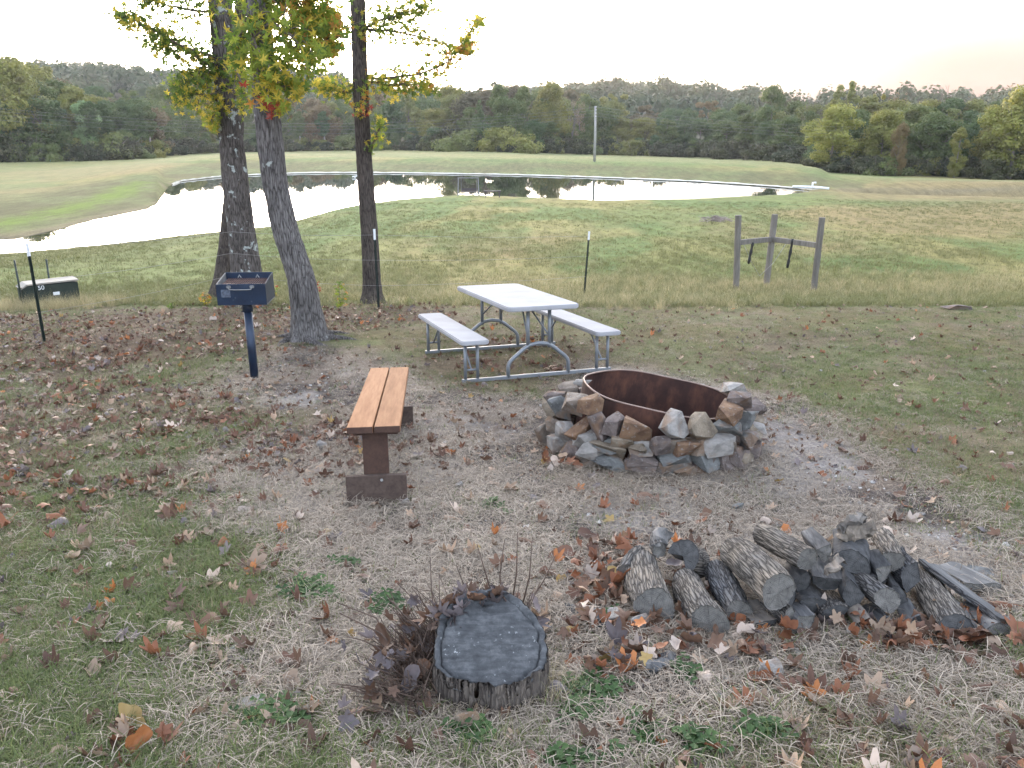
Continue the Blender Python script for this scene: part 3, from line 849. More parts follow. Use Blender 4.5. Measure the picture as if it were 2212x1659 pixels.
LEAF_COL = {'green': ((.085, .14, .025), (.15, .22, .045)), 'dark': ((.05, .085, .022), (.085, .13, .03)), 'yellow': ((.42, .34, .04), (.58, .46, .08)), 'orange': ((.40, .17, .03), (.5, .27, .07)), 'red': ((.22, .03, .02), (.36, .07, .05)), 'lime': ((.15, .20, .03), (.28, .32, .05))}
LM = {}
for nm, (a, b) in LEAF_COL.items():
    k = NM('star_leaf_'+nm); v = k.coord('Object')
    LM[nm] = k.leafy(k.mix(k.noise(v, 6, 3), a, b), .62, .5)
LNAMES = list(LEAF_COL)
SL = [star_leaf(s, c) for s, c in ((1, .15), (2, .35), (3, .55), (4, .25))]
LEAFMESH = {(nm, i): mesh_np('leaf', SL[i][0], SL[i][1], [LM[nm]]) for nm in LNAMES for i in range(4)}

CLOUDS = [  # tree, distance offset, branch path in the picture, spread, leaves, colours
    (treeA, -.6, [(480, 135), (420, 110), (350, 75), (290, 45), (248, 30)], (24, 22), 190, 'lgygd'),
    (treeA, -.4, [(470, 30), (420, 20), (350, 10), (300, -10)], (30, 24), 150, 'lgyld'),
    (treeA, .2, [(478, 150), (430, 130), (380, 95), (330, 85)], (30, 26), 200, 'gdgdl'),
    (treeA, -.2, [(490, 120), (470, 145), (430, 165), (400, 185), (375, 195)], (24, 20), 150, 'ylgdg'),
    (treeA, -.4, [(485, 200), (455, 205), (415, 205), (380, 225)], (24, 22), 110, 'lgygy'),
    (treeA, -.3, [(478, 215), (465, 240), (455, 262), (462, 275)], (12, 10), 45, 'ylly'),
    (treeA, -.7, [(505, 120), (515, 165), (530, 200), (525, 235)], (14, 20), 70, 'llyg'),
    (treeA, -.4, [(470, -60), (360, -70), (260, -60)], (50, 50), 160, 'ggdl'),
    (treeB, -.6, [(560, 10), (590, 50), (630, 80), (660, 115), (670, 135)], (40, 44), 130, 'glllyl'),
    (treeB, -.7, [(555, 20), (540, 60), (555, 100), (575, 135), (600, 150)], (40, 40), 115, 'lglyl'),
    (treeB, .3, [(575, 0), (640, 10), (690, 35), (720, 60)], (34, 34), 260, 'lyogl'),
    (treeB, .1, [(600, 60), (655, 80), (700, 95), (722, 105)], (22, 24), 130, 'ylglo'),
    (treeB, -.5, [(580, 150), (590, 170), (610, 185), (640, 190), (655, 185)], (20, 16), 60, 'yglyl'),
    (treeB, -.6, [(575, 165), (570, 200), (590, 225), (610, 235)], (22, 16), 50, 'rolyl'),
    (treeB, .1, [(530, 40), (515, 90), (520, 130)], (16, 40), 90, 'lygg'),
    (treeB, .0, [(560, -60), (620, -70), (700, -80)], (60, 50), 160, 'gdlg'),
    (treeC, -.3, [(785, 60), (830, 40), (880, 25), (925, 15)], (34, 22), 150, 'lglyg'),
    (treeC, -.4, [(790, 62), (840, 65), (890, 75), (930, 85), (985, 105)], (24, 18), 110, 'lygly'),
    (treeC, -.3, [(792, 170), (850, 170), (910, 158), (960, 135), (1000, 105), (1018, 95)], (18, 18), 190, 'lyogl'),
    (treeC, .2, [(795, 175), (850, 185), (900, 180), (940, 190)], (22, 14), 130, 'yglgy'),
    (treeC, -.2, [(1000, 105), (1015, 70), (1030, 48), (1038, 40)], (9, 14), 50, 'lyly'),
    (treeC, .1, [(775, 190), (745, 200), (715, 185), (685, 180)], (18, 16), 110, 'yggly'),
    (treeC, .3, [(770, 75), (740, 60), (705, 55)], (20, 14), 50, 'oyl'),
    (treeC, -.3, [(788, 215), (785, 235), (780, 245)], (13, 9), 22, 'royl'),
    (treeC, -.3, [(795, 330), (812, 300), (820, 275), (824, 255)], (9, 14), 40, 'lygl'),
    (treeC, .0, [(775, -40), (850, -60), (920, -50)], (50, 40), 130, 'lgly'),
]
KEY = {'l': 'lime', 'g': 'green', 'd': 'dark', 'y': 'yellow', 'o': 'orange', 'r': 'red'}
per_tree = {id(t): [] for t in (treeA, treeB, treeC)}
branches = {id(t): MB() for t in (treeA, treeB, treeC)}
for tr, dy, path, sp, n, cols in CLOUDS:
    Y0 = tr.location.y; org = tr.location
    def on_path(t, path=path):
        t *= len(path)-1; i = min(int(t), len(path)-2); f = t-i
        return path[i][0]+(path[i+1][0]-path[i][0])*f, path[i][1]+(path[i+1][1]-path[i][1])*f
    bp = []
    for i in range(9):
        q = on_path(i/8); bp.append(at(q[0]+R.uniform(-3, 3), q[1]+R.uniform(-3, 3), Y0+dy*min(1, i/4))-org)
    branches[id(tr)].tube(bp, [.022*(1-.85*i/8)+.003 for i in range(9)], 6)
    for i in range(int(n*(2.1 if tr is treeB else 2.7))):
        t = R.random()**.8; q = on_path(t)
        w = .55+.6*math.sin(math.pi*min(1, t+.15))
        g1, g2 = R.gauss(0, .75)*w, R.gauss(0, .75)*w
        yy = Y0+dy*min(1, t*2)+R.gauss(0, .28)
        q_ = 1.1 if tr is treeB else 1.25
        p = at(q[0]+g1*sp[0]*q_, q[1]+g2*sp[1]*q_+3, yy)
        if i % 11 == 0:
            s = bp[min(8, int(t*8))]; e = p-org
            branches[id(tr)].tube([s, s.lerp(e, .5)+Vector((0, 0, .04)), e], [.009, .006, .003], 4)
        nm = KEY[R.choice(cols)]
        # leaves hang: the blade tips down and outward
        rot = Euler((math.radians(R.gauss(70, 35)), R.uniform(-.6, .6), R.uniform(0, 6.28)))
        sc = R.uniform(.13, .185) if tr is treeB else R.uniform(.105, .16)
        per_tree[id(tr)].append((p-org, rot, sc, nm, R.randrange(4)))
for tr in (treeA, treeB, treeC):
    branches[id(tr)].build('branches', M_TWIG, tr, True)
    lv = per_tree[id(tr)]
    def seen(l, tr=tr):
        p = l[0]+tr.location; d = axis_depth(p); b = (p.z-CAMZ)*CP+p.y*SP
        return (0 if (829.5-F*b/d) > -5 else 1, d)
    lv.sort(key=seen)
    for p, rot, sc, nm, i in lv[:295]:
        o = link('leaf', LEAFMESH[(nm, i)], tr); o.location = p; o.rotation_euler = rot; o.scale = (sc,)*3
    m = MB()
    for p, rot, sc, nm, i in lv[295:]:
        M = Matrix.Translation(p) @ rot.to_matrix().to_4x4() @ Matrix.Scale(sc, 4)
        m.add(SL[i][0], SL[i][1], LNAMES.index(nm), M)
    o = m.build('foliage', [LM[n] for n in LNAMES], tr); o['kind'] = 'stuff'

# ------------------------------------------------------------------ charcoal grill on its post
k = NM('blue_black_grill_paint'); v = k.coord()
c = k.ramp(k.noise(v, 5, 5), [(.3, (.009, .015, .032)), (.55, (.013, .026, .055)), (.75, (.028, .042, .078))])
c = k.mix(k.ramp(k.noise(v, 14, 5), [(.66, 0), (.74, .5)]), c, (.13, .14, .16))
k.bump(k.noise(v, 60, 3), .12, .004)
M_GRILL = k.fin(c, .42, .25, .5)
M_SOOT = simple('sooty_grey_steel', (.20, .195, .19), .6, .4, var=.4, scale=12)
M_GRATE = simple('rusty_grate', (.13, .075, .06), .7, .3, var=.4, scale=30)
g0 = G(550, 815)
grill = tag(empty('charcoal_grill', g0, (0, 0, math.radians(4))), 'blue black park grill box on a steel post near the leaning tree', 'grill')
hg = (at(540, 651, g0.y).z-g0.z)     # underside of the firebox
wd, dp, hf, hb = .465, .36, .205, .255
m = MB(); m.tube([(0, 0, -.15), (0, 0, hg-.09)], .041, 18); o = m.build('post', M_GRILL, grill, True)
m = MB(); m.tube([(0, 0, hg-.10), (0, 0, hg+.0)], .05, 18); m.build('collar', M_GRILL, grill, True)
t = .007; y0, y1 = -.17, -.17+dp
m = MB(); m.box((0, (y0+y1)/2, hg+t/2), (wd, dp, t), bev=.002); m.build('floor_plate', M_SOOT, grill)
m = MB(); m.box((0, y0, hg+hf/2), (wd, t, hf), bev=.002); m.build('front_panel', M_GRILL, grill)
m = MB(); m.box((0, y1, hg+hb/2), (wd, t, hb), bev=.002); m.build('back_panel', M_GRILL, grill)
for sx in (-1, 1):
    m = MB(); x0 = sx*(wd/2-t/2-.001)
    V = [(x0+dx, yy, zz) for dx in (-t/2, t/2) for yy, zz in ((y0+.004, hg+.008), (y1-.004, hg+.008), (y1-.004, hg+hb-.002), (y0+.004, hg+hf-.002))]
    m.add(V, [(3, 2, 1, 0), (4, 5, 6, 7), (0, 1, 5, 4), (1, 2, 6, 5), (2, 3, 7, 6), (3, 0, 4, 7)]); m.build('side_panel', M_SOOT if sx < 0 else M_GRILL, grill)
m = MB()
for i in range(19):
    x0 = -wd/2+.04+i*(wd-.08)/18; m.tube([(x0, y0+.02, hg+hf-.022), (x0, y1-.02, hg+hf-.008)], .0048, 6)
for yy in (y0+.03, y1-.05): m.tube([(-wd/2+.02, yy, hg+hf-.03), (wd/2-.02, yy, hg+hf-.02)], .006, 6)
m.build('grate', M_GRATE, grill)
m = MB(); zz = hg+hf-.035
m.tube([(-.115, y0-.03, zz+.012), (-.10, y0-.032, zz-.012), (-.06, y0-.032, zz-.016), (.06, y0-.032, zz-.016), (.10, y0-.032, zz-.012), (.115, y0-.03, zz+.014)], .0055, 8)
for sx in (-1, 1):
    for j in range(4): m.tube([(sx*(.100+.006*j)+.012*math.cos(a), y0-.02, zz+.01+.012*math.sin(a)) for a in np.linspace(0, 6.28, 9)], .003, 5)
m.build('grate_handle', M_SOOT, grill, True)
for sx in (-.09, .085):
    m = MB(); m.tube([(sx-.015, y1-.02, hg+hf+.0), (sx, y1-.025, hg+hf+.028), (sx+.015, y1-.02, hg+hf)], .005, 6); m.build('grate_hook', simple('bright_worn_steel', (.5, .5, .5), .4, .8) if 'bright_worn_steel' not in bpy.data.materials else bpy.data.materials['bright_worn_steel'], grill)
m = MB(); m.box((-.145, y0-t/2-.002, hg+.115), (.085, .004, .075), bev=.0015); o = m.build('cast_plate', simple('scuffed_plate', (.085, .10, .135), .5, .2, var=.6, scale=45), grill)
m = MB(); m.box((.02, y0-t/2-.0015, hg+.095), (.17, .003, .085), bev=.001); m.build('front_door', M_GRILL, grill)

# ------------------------------------------------------------------ folding picnic table with its two benches
k = NM('off_white_plastic'); v = k.coord()
c = k.ramp(k.noise(v, 3, 4), [(.3, (.285, .28, .29)), (.7, (.365, .36, .37))])
c = k.mix(k.ramp(k.noise(v, 22, 4), [(.68, 0), (.75, .35)]), c, (.42, .38, .34))
k.bump(k.noise(v, 120, 2), .08, .002)
M_PLASTIC = k.fin(c, .8, 0, .12)
M_STEEL = simple('grey_powder_coat', (.19, .20, .215), .45, .3, var=.12, scale=10)
nl, nr = G(1005, 828), G(1312, 803)
mid = (nl+nr)/2; ux = (nr-nl); ang = math.atan2(ux.y, ux.x)
uy = Vector((-math.sin(ang), math.cos(ang), 0))
fz = H(mid.x+uy.x*1.5, mid.y+uy.y*1.5)
table = tag(empty('picnic_table', (mid.x, mid.y, mid.z+.005), (math.atan2(fz-mid.z, 1.5), math.atan2(-ux.z, ux.xy.length)*.8, ang)), 'white folding picnic table with two attached benches on grey steel legs', 'picnic table')
def slab(w, L, th, rad, x, y, z):
    b = bmesh.new(); vs = []
    for cx, cy, a0 in ((w/2-rad, L/2-rad, 0), (-w/2+rad, L/2-rad, 90), (-w/2+rad, -L/2+rad, 180), (w/2-rad, -L/2+rad, 270)):
        for i in range(6):
            a = math.radians(a0+18*i); vs.append(b.verts.new((x+cx+rad*math.cos(a), y+cy+rad*math.sin(a), z)))
    f = b.faces.new(vs); r = bmesh.ops.extrude_face_region(b, geom=[f])
    bmesh.ops.translate(b, vec=(0, 0, -th), verts=[e for e in r['geom'] if isinstance(e, bmesh.types.BMVert)])
    bmesh.ops.recalc_face_normals(b, faces=b.faces[:])
    bmesh.ops.bevel(b, geom=[e for e in b.edges if len(e.link_faces) == 2 and e.calc_face_angle(0) > 1.2], offset=.009, segments=2, affect='EDGES')
    me = bpy.data.meshes.new('slab'); b.to_mesh(me); b.free(); me.materials.append(M_PLASTIC); return me
link('table_top', slab(.76, 1.83, .045, .07, 0, .75, .745), table)
LX = .705
for sx in (-1, 1): link('bench_seat', slab(.285, 1.83, .042, .05, sx*LX, .75, .445), table)
for yy, s in ((0, 1), (1.5, -1)):
    m = MB()
    for sx in (-1, 1): m.tube([(sx*.115, yy, .70), (sx*.115, yy, .30)], .0185, 12)
    m.tube([(-.325, yy, .02), (-.325, yy, .13), (-.315, yy, .165), (-.285, yy, .20), (-.16, yy, .30), (-.10, yy, .335), (0, yy, .35), (.10, yy, .335), (.16, yy, .30), (.285, yy, .20), (.315, yy, .165), (.325, yy, .13), (.325, yy, .02)], .02, 12)
    m.build('table_leg_frame', M_STEEL, table, True)
    m = MB(); m.box((0, yy, .022), (2*LX+.20, .032, .036), bev=.004); m.build('floor_rail', M_STEEL, table)
    for sx in (-1, 1):
        m = MB(); m.tube([(sx*.115, yy+s*.01, .42), (sx*.03, yy+s*.42, .69)], .009, 8); m.build('brace', M_STEEL, table, True)
        m = MB()
        for dx in (-.062, .062): m.tube([(sx*LX+dx, yy, .405), (sx*LX+dx, yy, .02)], .0165, 10)
        m.tube([(sx*LX-.062, yy, .13), (sx*LX+.062, yy, .13)], .011, 8); m.build('bench_leg', M_STEEL, table, True)
        m = MB(); m.tube([(sx*LX, yy+s*.01, .13), (sx*LX, yy+s*.33, .40)], .009, 8); m.build('bench_brace', M_STEEL, table, True)
    m = MB(); m.tube([(-.2, yy, .70), (.2, yy, .70)], .014, 8); m.build('cross_bar', M_STEEL, table, True)

# ------------------------------------------------------------------ two plank bench
def wood_mat(name, dark, light, rough=.6, scale=(14, 1.2, 14), bumpy=.25, spec=.3):
    k = NM(name); v = k.coord('Object', scale); r = k.orand()
    vv = k.n('VectorMath', operation='ADD'); k.l(v, vv.inputs[0])
    cx = k.n('CombineXYZ'); k.l(k.math('MULTIPLY', r, 31.0), cx.inputs[0]); k.l(k.math('MULTIPLY', r, 17.0), cx.inputs[1]); k.l(cx.outputs[0], vv.inputs[1])
    n = k.noise(vv.outputs[0], 1.6, 7, .65); w = k.noise(vv.outputs[0], 6, 3, .6)
    f = k.math('ADD', k.math('MULTIPLY', n, .7), k.math('MULTIPLY', w, .3))
    c = k.ramp(f, [(.32, dark), (.5, tuple(.5*(a+b) for a, b in zip(dark, light))), (.66, light)])
    knots = k.noise(k.coord('Object', (9, 3.5, 9)), 1.0, 2)
    c = k.mix(k.ramp(knots, [(.70, 0), (.76, .45)]), c, tuple(x*.45 for x in dark))
    c = k.mix(1, c, k.ramp(r, [(0, .86), (1, 1.12)]), 'MULTIPLY')
    k.bump(f, bumpy, .004)
    return k.fin(c, rough, 0, spec)
M_CEDAR = wood_mat('oiled_cedar', (.185, .090, .046), (.33, .175, .095), .8, spec=.08)
M_CEDARD = wood_mat('dark_cedar_legs', (.040, .021, .015), (.078, .041, .029), .7)
M_FOOT = wood_mat('weathered_cedar_foot', (.045, .029, .023), (.098, .068, .054), .85)
f1, f2 = G(748, 928, .45), G(862, 928, .45)
b1, b2 = G(803, 797, .45), G(879, 797, .45)
fr, bk = (f1+f2)/2, (b1+b2)/2
d = bk-fr; L = d.length
bench = tag(empty('plank_bench', (fr.x, fr.y, fr.z-.45), (math.atan2(d.z, d.xy.length), 0, math.atan2(-d.x, d.y))), 'orange stained two plank wooden bench on trestle feet beside the fire pit', 'bench')
wb = (f2-f1).length/2-.005
for sx in (-1, 1):
    m = MB(); m.box((0, 0, 0), (wb, L, .038), bev=.004)
    o = m.build('seat_plank', [M_CEDAR, M_CEDARD], bench, loc=(sx*(wb/2+.0045), L/2, .431))
    for p_ in o.data.polygons:
        if abs(p_.normal.y) > .9 or p_.normal.z < -.9: p_.material_index = 1
for yy, s in ((.10, 1), (L-.12, -1)):
    m = MB(); m.box((0, 0, 0), (.14, .042, .405), bev=.003); o = m.build('leg', M_CEDARD, bench, loc=(0, yy, .205)); 
    m = MB(); m.box((0, 0, 0), (.335, .04, .20), bev=.004); o = m.build('foot', M_FOOT, bench, loc=(0, yy-s*.043, .06))
    m = MB(); m.tube([(0, -.004, 0), (0, .004, 0)], .008, 10); m.build('bolt', bpy.data.materials['bright_worn_steel'], bench, loc=(.03, yy-s*.064, .135))
    m = MB(); m.box((0, 0, 0), (.25, .09, .038), bev=.003); m.build('cleat', M_CEDARD, bench, loc=(0, yy+s*.068, .39))
m = MB(); m.box((0, 0, 0), (.038, L-.34, .088), bev=.003); m.build('stretcher', M_CEDARD, bench, loc=(0, L/2, .30))

# ------------------------------------------------------------------ steel fire ring in its dry stone surround
gf = G(1412, 1035)
Ro = 495/2/F*(axis_depth(gf)+.85)*.985
FCX, FCY = G(1412, 960).x, gf.y+Ro
FCX = (1412-1106)/F*(FCY*CP+1.9*SP)
FCZ = H(FCX, FCY)
k = NM('rusted_ring_steel'); v = k.coord('Object', (1, 1, .6))
c = k.ramp(k.noise(v, 7, 6, .65), [(.3, (.022, .011, .010)), (.5, (.050, .022, .017)), (.66, (.105, .044, .028)), (.8, (.16, .075, .04))])
k.bump(k.noise(v, 40, 4), .3, .005)
M_RUST = k.fin(c, .72, .25, .35)
ring = tag(empty('fire_ring', (FCX, FCY, FCZ), (math.radians(-.5), math.radians(9.0), .3)), 'rusty steel ring standing inside the stacked stones of the fire pit', 'fire ring')
RR = 345/2/F*(axis_depth(Vector((FCX, FCY, FCZ+.4))))
ht = .39
NSEG = 96; V = []; Fc = []
for k_, (r_, z_) in enumerate(((RR, -.1), (RR, ht), (RR-.007, ht), (RR-.007, -.1))):
    for j in range(NSEG):
        a = 2*math.pi*j/NSEG; wob = .006*math.sin(3*a+1)+.004*math.sin(7*a)
        V.append(((r_+wob)*math.cos(a), (r_+wob)*math.sin(a), z_+(.006*math.sin(5*a) if z_ > 0 else 0)))
for k_ in range(3):
    for j in range(NSEG):
        j2 = (j+1) % NSEG; Fc.append((k_*NSEG+j, k_*NSEG+j2, (k_+1)*NSEG+j2, (k_+1)*NSEG+j))
me = mesh_np('wall', V, Fc, [M_RUST], smooth=False); link('wall', me, ring)
m = MB(); m.tube([((RR-.003)*math.cos(a), (RR-.003)*math.sin(a), ht+.006*math.sin(5*a)) for a in np.linspace(0, 2*math.pi, NSEG+1)], .0065, 6, cap=False)
m.build('rim', simple('worn_rim', (.20, .135, .11), .5, .3, var=.3, scale=14), ring, True)
m = MB(); V = [(0, 0, .06)]+[((RR-.01)*math.cos(a), (RR-.01)*math.sin(a), .03+R.uniform(0, .03)) for a in np.linspace(0, 2*math.pi, 40)[:-1]]
m.add(V, [(0, i, i % 39+1) for i in range(1, 40)]); m.build('ash_bed', simple('ash', (.06, .052, .048), .95, var=.5, scale=12), ring)

def stone_mesh(seed, n=15, bev=.05):
    r = random.Random(seed); b = bmesh.new()
    for i in range(n):
        d = Vector((r.gauss(0, 1), r.gauss(0, 1), r.gauss(0, 1))).normalized()
        q = [abs(c)**.62*(1 if c > 0 else -1) for c in d]     # towards a block
        s = r.uniform(.40, .56)
        b.verts.new([c*s for c in q])
    bmesh.ops.convex_hull(b, input=b.verts[:])
    bmesh.ops.delete(b, geom=[v for v in b.verts if not v.link_faces], context='VERTS')
    bmesh.ops.dissolve_limit(b, angle_limit=.22, verts=b.verts[:], edges=b.edges[:])
    bmesh.ops.bevel(b, geom=b.edges[:], offset=bev*.55, segments=1, affect='EDGES', clamp_overlap=True)
    bmesh.ops.recalc_face_normals(b, faces=b.faces[:])
    # fit the unit box
    mx = [max(v.co[i] for v in b.verts) for i in range(3)]; mn = [min(v.co[i] for v in b.verts) for i in range(3)]
    for v in b.verts: v.co = Vector([(v.co[i]-(mx[i]+mn[i])/2)/(mx[i]-mn[i]) for i in range(3)])
    me = bpy.data.meshes.new('stone'); b.to_mesh(me); b.free(); return me
STONEC = [((.105, .082, .066), (.21, .172, .14)), ((.17, .157, .145), (.32, .295, .27)), ((.105, .062, .042), (.21, .130, .080)), ((.080, .080, .078), (.165, .165, .158)), ((.090, .070, .064), (.175, .140, .125)), ((.115, .092, .068), (.235, .19, .142))]
SM = []
for i, (a, b_) in enumerate(STONEC):
    k = NM('fieldstone_%s' % ('tan', 'pale', 'ochre', 'slate', 'mauve', 'buff')[i]); v = k.coord('Object'); r = k.orand()
    off = k.n('VectorMath', operation='ADD'); k.l(v, off.inputs[0]); cx = k.n('CombineXYZ'); k.l(k.math('MULTIPLY', r, 40.0), cx.inputs[0]); k.l(cx.outputs[0], off.inputs[1]); vv = off.outputs[0]
    n = k.noise(vv, 2.2, 7, .62)
    c = k.ramp(n, [(.36, a), (.60, b_)])
    st = k.noise(vv, 1.3, 4)
    c = k.mix(k.ramp(st, [(.52, 0), (.64, .6)]), c, (.19, .11, .062))
    c = k.mix(k.ramp(k.noise(vv, 7, 4), [(.60, 0), (.66, .4)]), c, (.30, .30, .29))
    k.bump(k.noise(vv, 14, 6, .7), .55, .02)
    SM.append(k.fin(c, .88, 0, .25))
SMESH = []
for s in range(14):
    for mi in range(6):
        me = stone_mesh(100+s, R.choice((9, 11, 13)), .025) if mi == 0 else SMESH[-1].copy()
        me.materials.clear(); me.materials.append(SM[mi]); SMESH.append(me)
surround = tag(empty('stone_surround', (FCX, FCY, FCZ)), 'dry stacked wall of rough field stones around the rusty fire ring', 'fire pit')
def stone(p, dims, mi, rotz, tilt=(0, 0), par=surround, s=None):
    o = link('stone', SMESH[(R.randrange(14) if s is None else s)*6+mi], par)
    o.location = Vector(p)-(par.location if par else Vector((0, 0, 0))); o.scale = dims
    o.rotation_euler = (tilt[0], tilt[1], rotz); return o
R0, R1 = Ro-.07, RR+.15
SEEN = [(390, 250, 160, 130, 0), (430, 375, 200, 150, 0), (560, 375, 110, 150, 2), (470, 565, 200, 220, 2), (630, 565, 150, 225, 4), (765, 545, 120, 160, 4), (960, 590, 240, 195, 2), (1290, 548, 220, 240, 1), (1515, 562, 230, 235, 5), (1745, 452, 170, 170, 2), (1730, 575, 215, 125, 3),
        (1840, 350, 135, 150, 4), (1800, 228, 170, 95, 1), (1890, 490, 165, 150, 3), (1990, 575, 120, 95, 1), (1920, 660, 235, 165, 3), (1640, 705, 285, 180, 1), (1160, 700, 195, 175, 4), (1390, 730, 235, 140, 2), (990, 748, 145, 110, 5), (850, 685, 175, 135, 5), (735, 755, 265, 175, 5), (580, 742, 195, 160, 1),
        (430, 755, 160, 175, 4), (300, 680, 135, 140, 1), (190, 655, 115, 270, 0), (290, 400, 85, 200, 3), (1000, 842, 275, 145, 4), (1285, 832, 275, 105, 3), (1550, 840, 265, 150, 3), (1830, 812, 245, 190, 4), (1340, 950, 245, 155, 0), (1550, 962, 185, 145, 4), (1730, 912, 175, 155, 4), (1040, 962, 225, 100, 4), (700, 872, 165, 85, 3), (480, 190, 80, 60, 1), (250, 300, 90, 80, 4), (1890, 900, 110, 90, 0), (560, 850, 130, 80, 0)]
for zx, zy, zw, zh, mi in SEEN:
    px, py = 1123.3+zx*.2604, 777.6+zy*.2604
    rx, rz = ray(px, py); hit = None
    for Y in np.arange(FCY-1.2, FCY+1.2, .004):
        xx, zz = rx*Y, CAMZ+rz*Y
        hgt = zz-FCZ+.10*(Y-FCY)*.0
        if math.hypot(xx-FCX, Y-FCY) <= R0+(R1-R0)*min(1, max(0, hgt/.40)): hit = (xx, Y, zz); break
    if zy < 260: Y = FCY+.22; hit = (rx*Y, Y, CAMZ+rz*Y)
    if hit is None:
        Y = FCY; hit = (rx*Y, Y, CAMZ+rz*Y)
    D = axis_depth(hit); sc = .2604*D/F
    w, h = zw*sc, zh*sc*1.03
    a = math.atan2(hit[1]-FCY, hit[0]-FCX)
    dep = R.uniform(.15, .2)
    tang = 1/max(.55, abs(math.sin(a)))
    c = Vector(hit)+Vector((math.cos(a), math.sin(a), 0))*(-dep*.15)
    stone(c, (w*min(1.25, tang)*1.06, dep, h*1.06), mi, a-math.pi/2+R.uniform(-.15, .15), (R.uniform(-.12, .12), R.uniform(-.10, .10)))
for lay, (hz, rr) in enumerate(((.06, R0-.06), (.17, R0-.10), (.28, RR+.15))):      # the far side and the core
    n = 24-lay*2
    for i in range(n):
        a = 2*math.pi*(i+.5*lay)/n
        back = math.sin(a) > -.25
        r_ = max(rr-(0 if back else .09), RR+.13)
        if not back and hz > .2: continue
        xx, yy = FCX+r_*math.cos(a), FCY+r_*math.sin(a)
        stone((xx, yy, H(xx, yy)+hz), (R.uniform(.17, .24), R.uniform(.12, .17), R.uniform(.10, .14)), R.choice((0, 1, 3, 4, 5)), a-math.pi/2+R.uniform(-.2, .2), (R.uniform(-.2, .2), R.uniform(-.15, .15)))
# ------------------------------------------------------------------ firewood
def ZP(zx, zy): return 1281.7+zx*.4206, 1080+zy*.4206
k = NM('grey_log_bark'); v = k.coord('Object', (1, .14, 1)); r = k.orand()
n = k.noise(v, 110, 4, .6); n0 = k.noise(k.coord('Object'), 6, 4)
pl = bark_plates(k, .0105, 13.0, 1)
f = k.math('ADD', k.math('MULTIPLY', pl, .6), k.math('MULTIPLY', n, .4))
c = k.ramp(f, [(.20, (.040, .038, .038)), (.48, (.125, .120, .118)), (.85, (.215, .207, .20))])
c = k.mix(1, c, k.ramp(n0, [(.3, (.80, .82, .86)), (.7, (1.2, 1.12, 1.02))]), 'MULTIPLY')
c = k.mix(1, c, k.ramp(r, [(0, (.72, .76, .82)), (.5, (1, .96, .9)), (1, (1.15, 1.08, .98))]), 'MULTIPLY')
k.bump(f, .8, .012)
M_LOGBARK = k.fin(c, .92, 0, .15)
k.m = k.m
M_LOGDARK = simple('dark_weathered_bark', (.072, .071, .072), .9, var=.5, scale=26, bump=.5, spec=.15)
k = NM('weathered_split_wood'); v = k.coord('Object', (1, .12, 1)); r = k.orand()
n = k.noise(v, 30, 5, .6)
c = k.ramp(n, [(.3, (.065, .064, .066)), (.52, (.125, .122, .120)), (.7, (.21, .20, .19))])
c = k.mix(1, c, k.ramp(r, [(0, (.65, .68, .72)), (.6, 1.0), (1, (1.35, 1.15, .95))]), 'MULTIPLY')
k.bump(n, .5, .006)
M_SPLIT = k.fin(c, .88, 0, .2)

k2 = NM('blackened_split_wood'); v2 = k2.coord('Object', (1, .10, 1)); r2 = k2.orand()
n2_ = k2.noise(v2, 46, 5, .65)
c2 = k2.mix(1, k2.ramp(n2_, [(.32, (.022, .022, .023)), (.52, (.060, .059, .060)), (.7, (.125, .120, .116))]), k2.ramp(r2, [(0, .7), (1, 1.5)]), 'MULTIPLY')
k2.bump(n2_, .6, .006); M_SPLITD = k2.fin(c2, .85, 0, .2)
def end_mat(name, lo, hi):
    k = NM(name); v = k.coord('Object')
    sx = k.n('SeparateXYZ'); k.l(v, sx.inputs[0])
    wob = k.noise(v, 14, 3)
    rad = k.math('POWER', k.math('ADD', k.math('MULTIPLY', sx.outputs[0], sx.outputs[0]), k.math('MULTIPLY', sx.outputs[2], sx.outputs[2])), .5)
    rr = k.math('ADD', k.math('MULTIPLY', rad, 900.0), k.math('MULTIPLY', wob, 26.0))
    ringv = k.math('ADD', k.math('MULTIPLY', k.math('SINE', rr), .5), .5)
    ang = k.math('ARCTAN2', sx.outputs[2], sx.outputs[0])
    cr = k.n('CombineXYZ'); k.l(k.math('MULTIPLY', ang, 2.2), cr.inputs[0]); k.l(k.math('MULTIPLY', rad, 6.0), cr.inputs[1])
    crack = k.ramp(k.noise(cr.outputs[0], 2.4, 2), [(.61, 0), (.66, .8)])
    f = k.math('ADD', k.math('MULTIPLY', ringv, .10), k.math('MULTIPLY', k.noise(v, 30, 5, .7), .90))
    c = k.ramp(f, [(.25, lo), (.7, hi)])
    c = k.mix(k.math('MULTIPLY', crack, .85), c, (.012, .011, .010))
    k.bump(f, .4, .004)
    return k.fin(c, .9, 0, .15)
M_END = end_mat('grey_end_grain', (.060, .057, .053), (.185, .172, .156))
M_ENDB = end_mat('dark_end_grain', (.030, .030, .031), (.095, .092, .090))

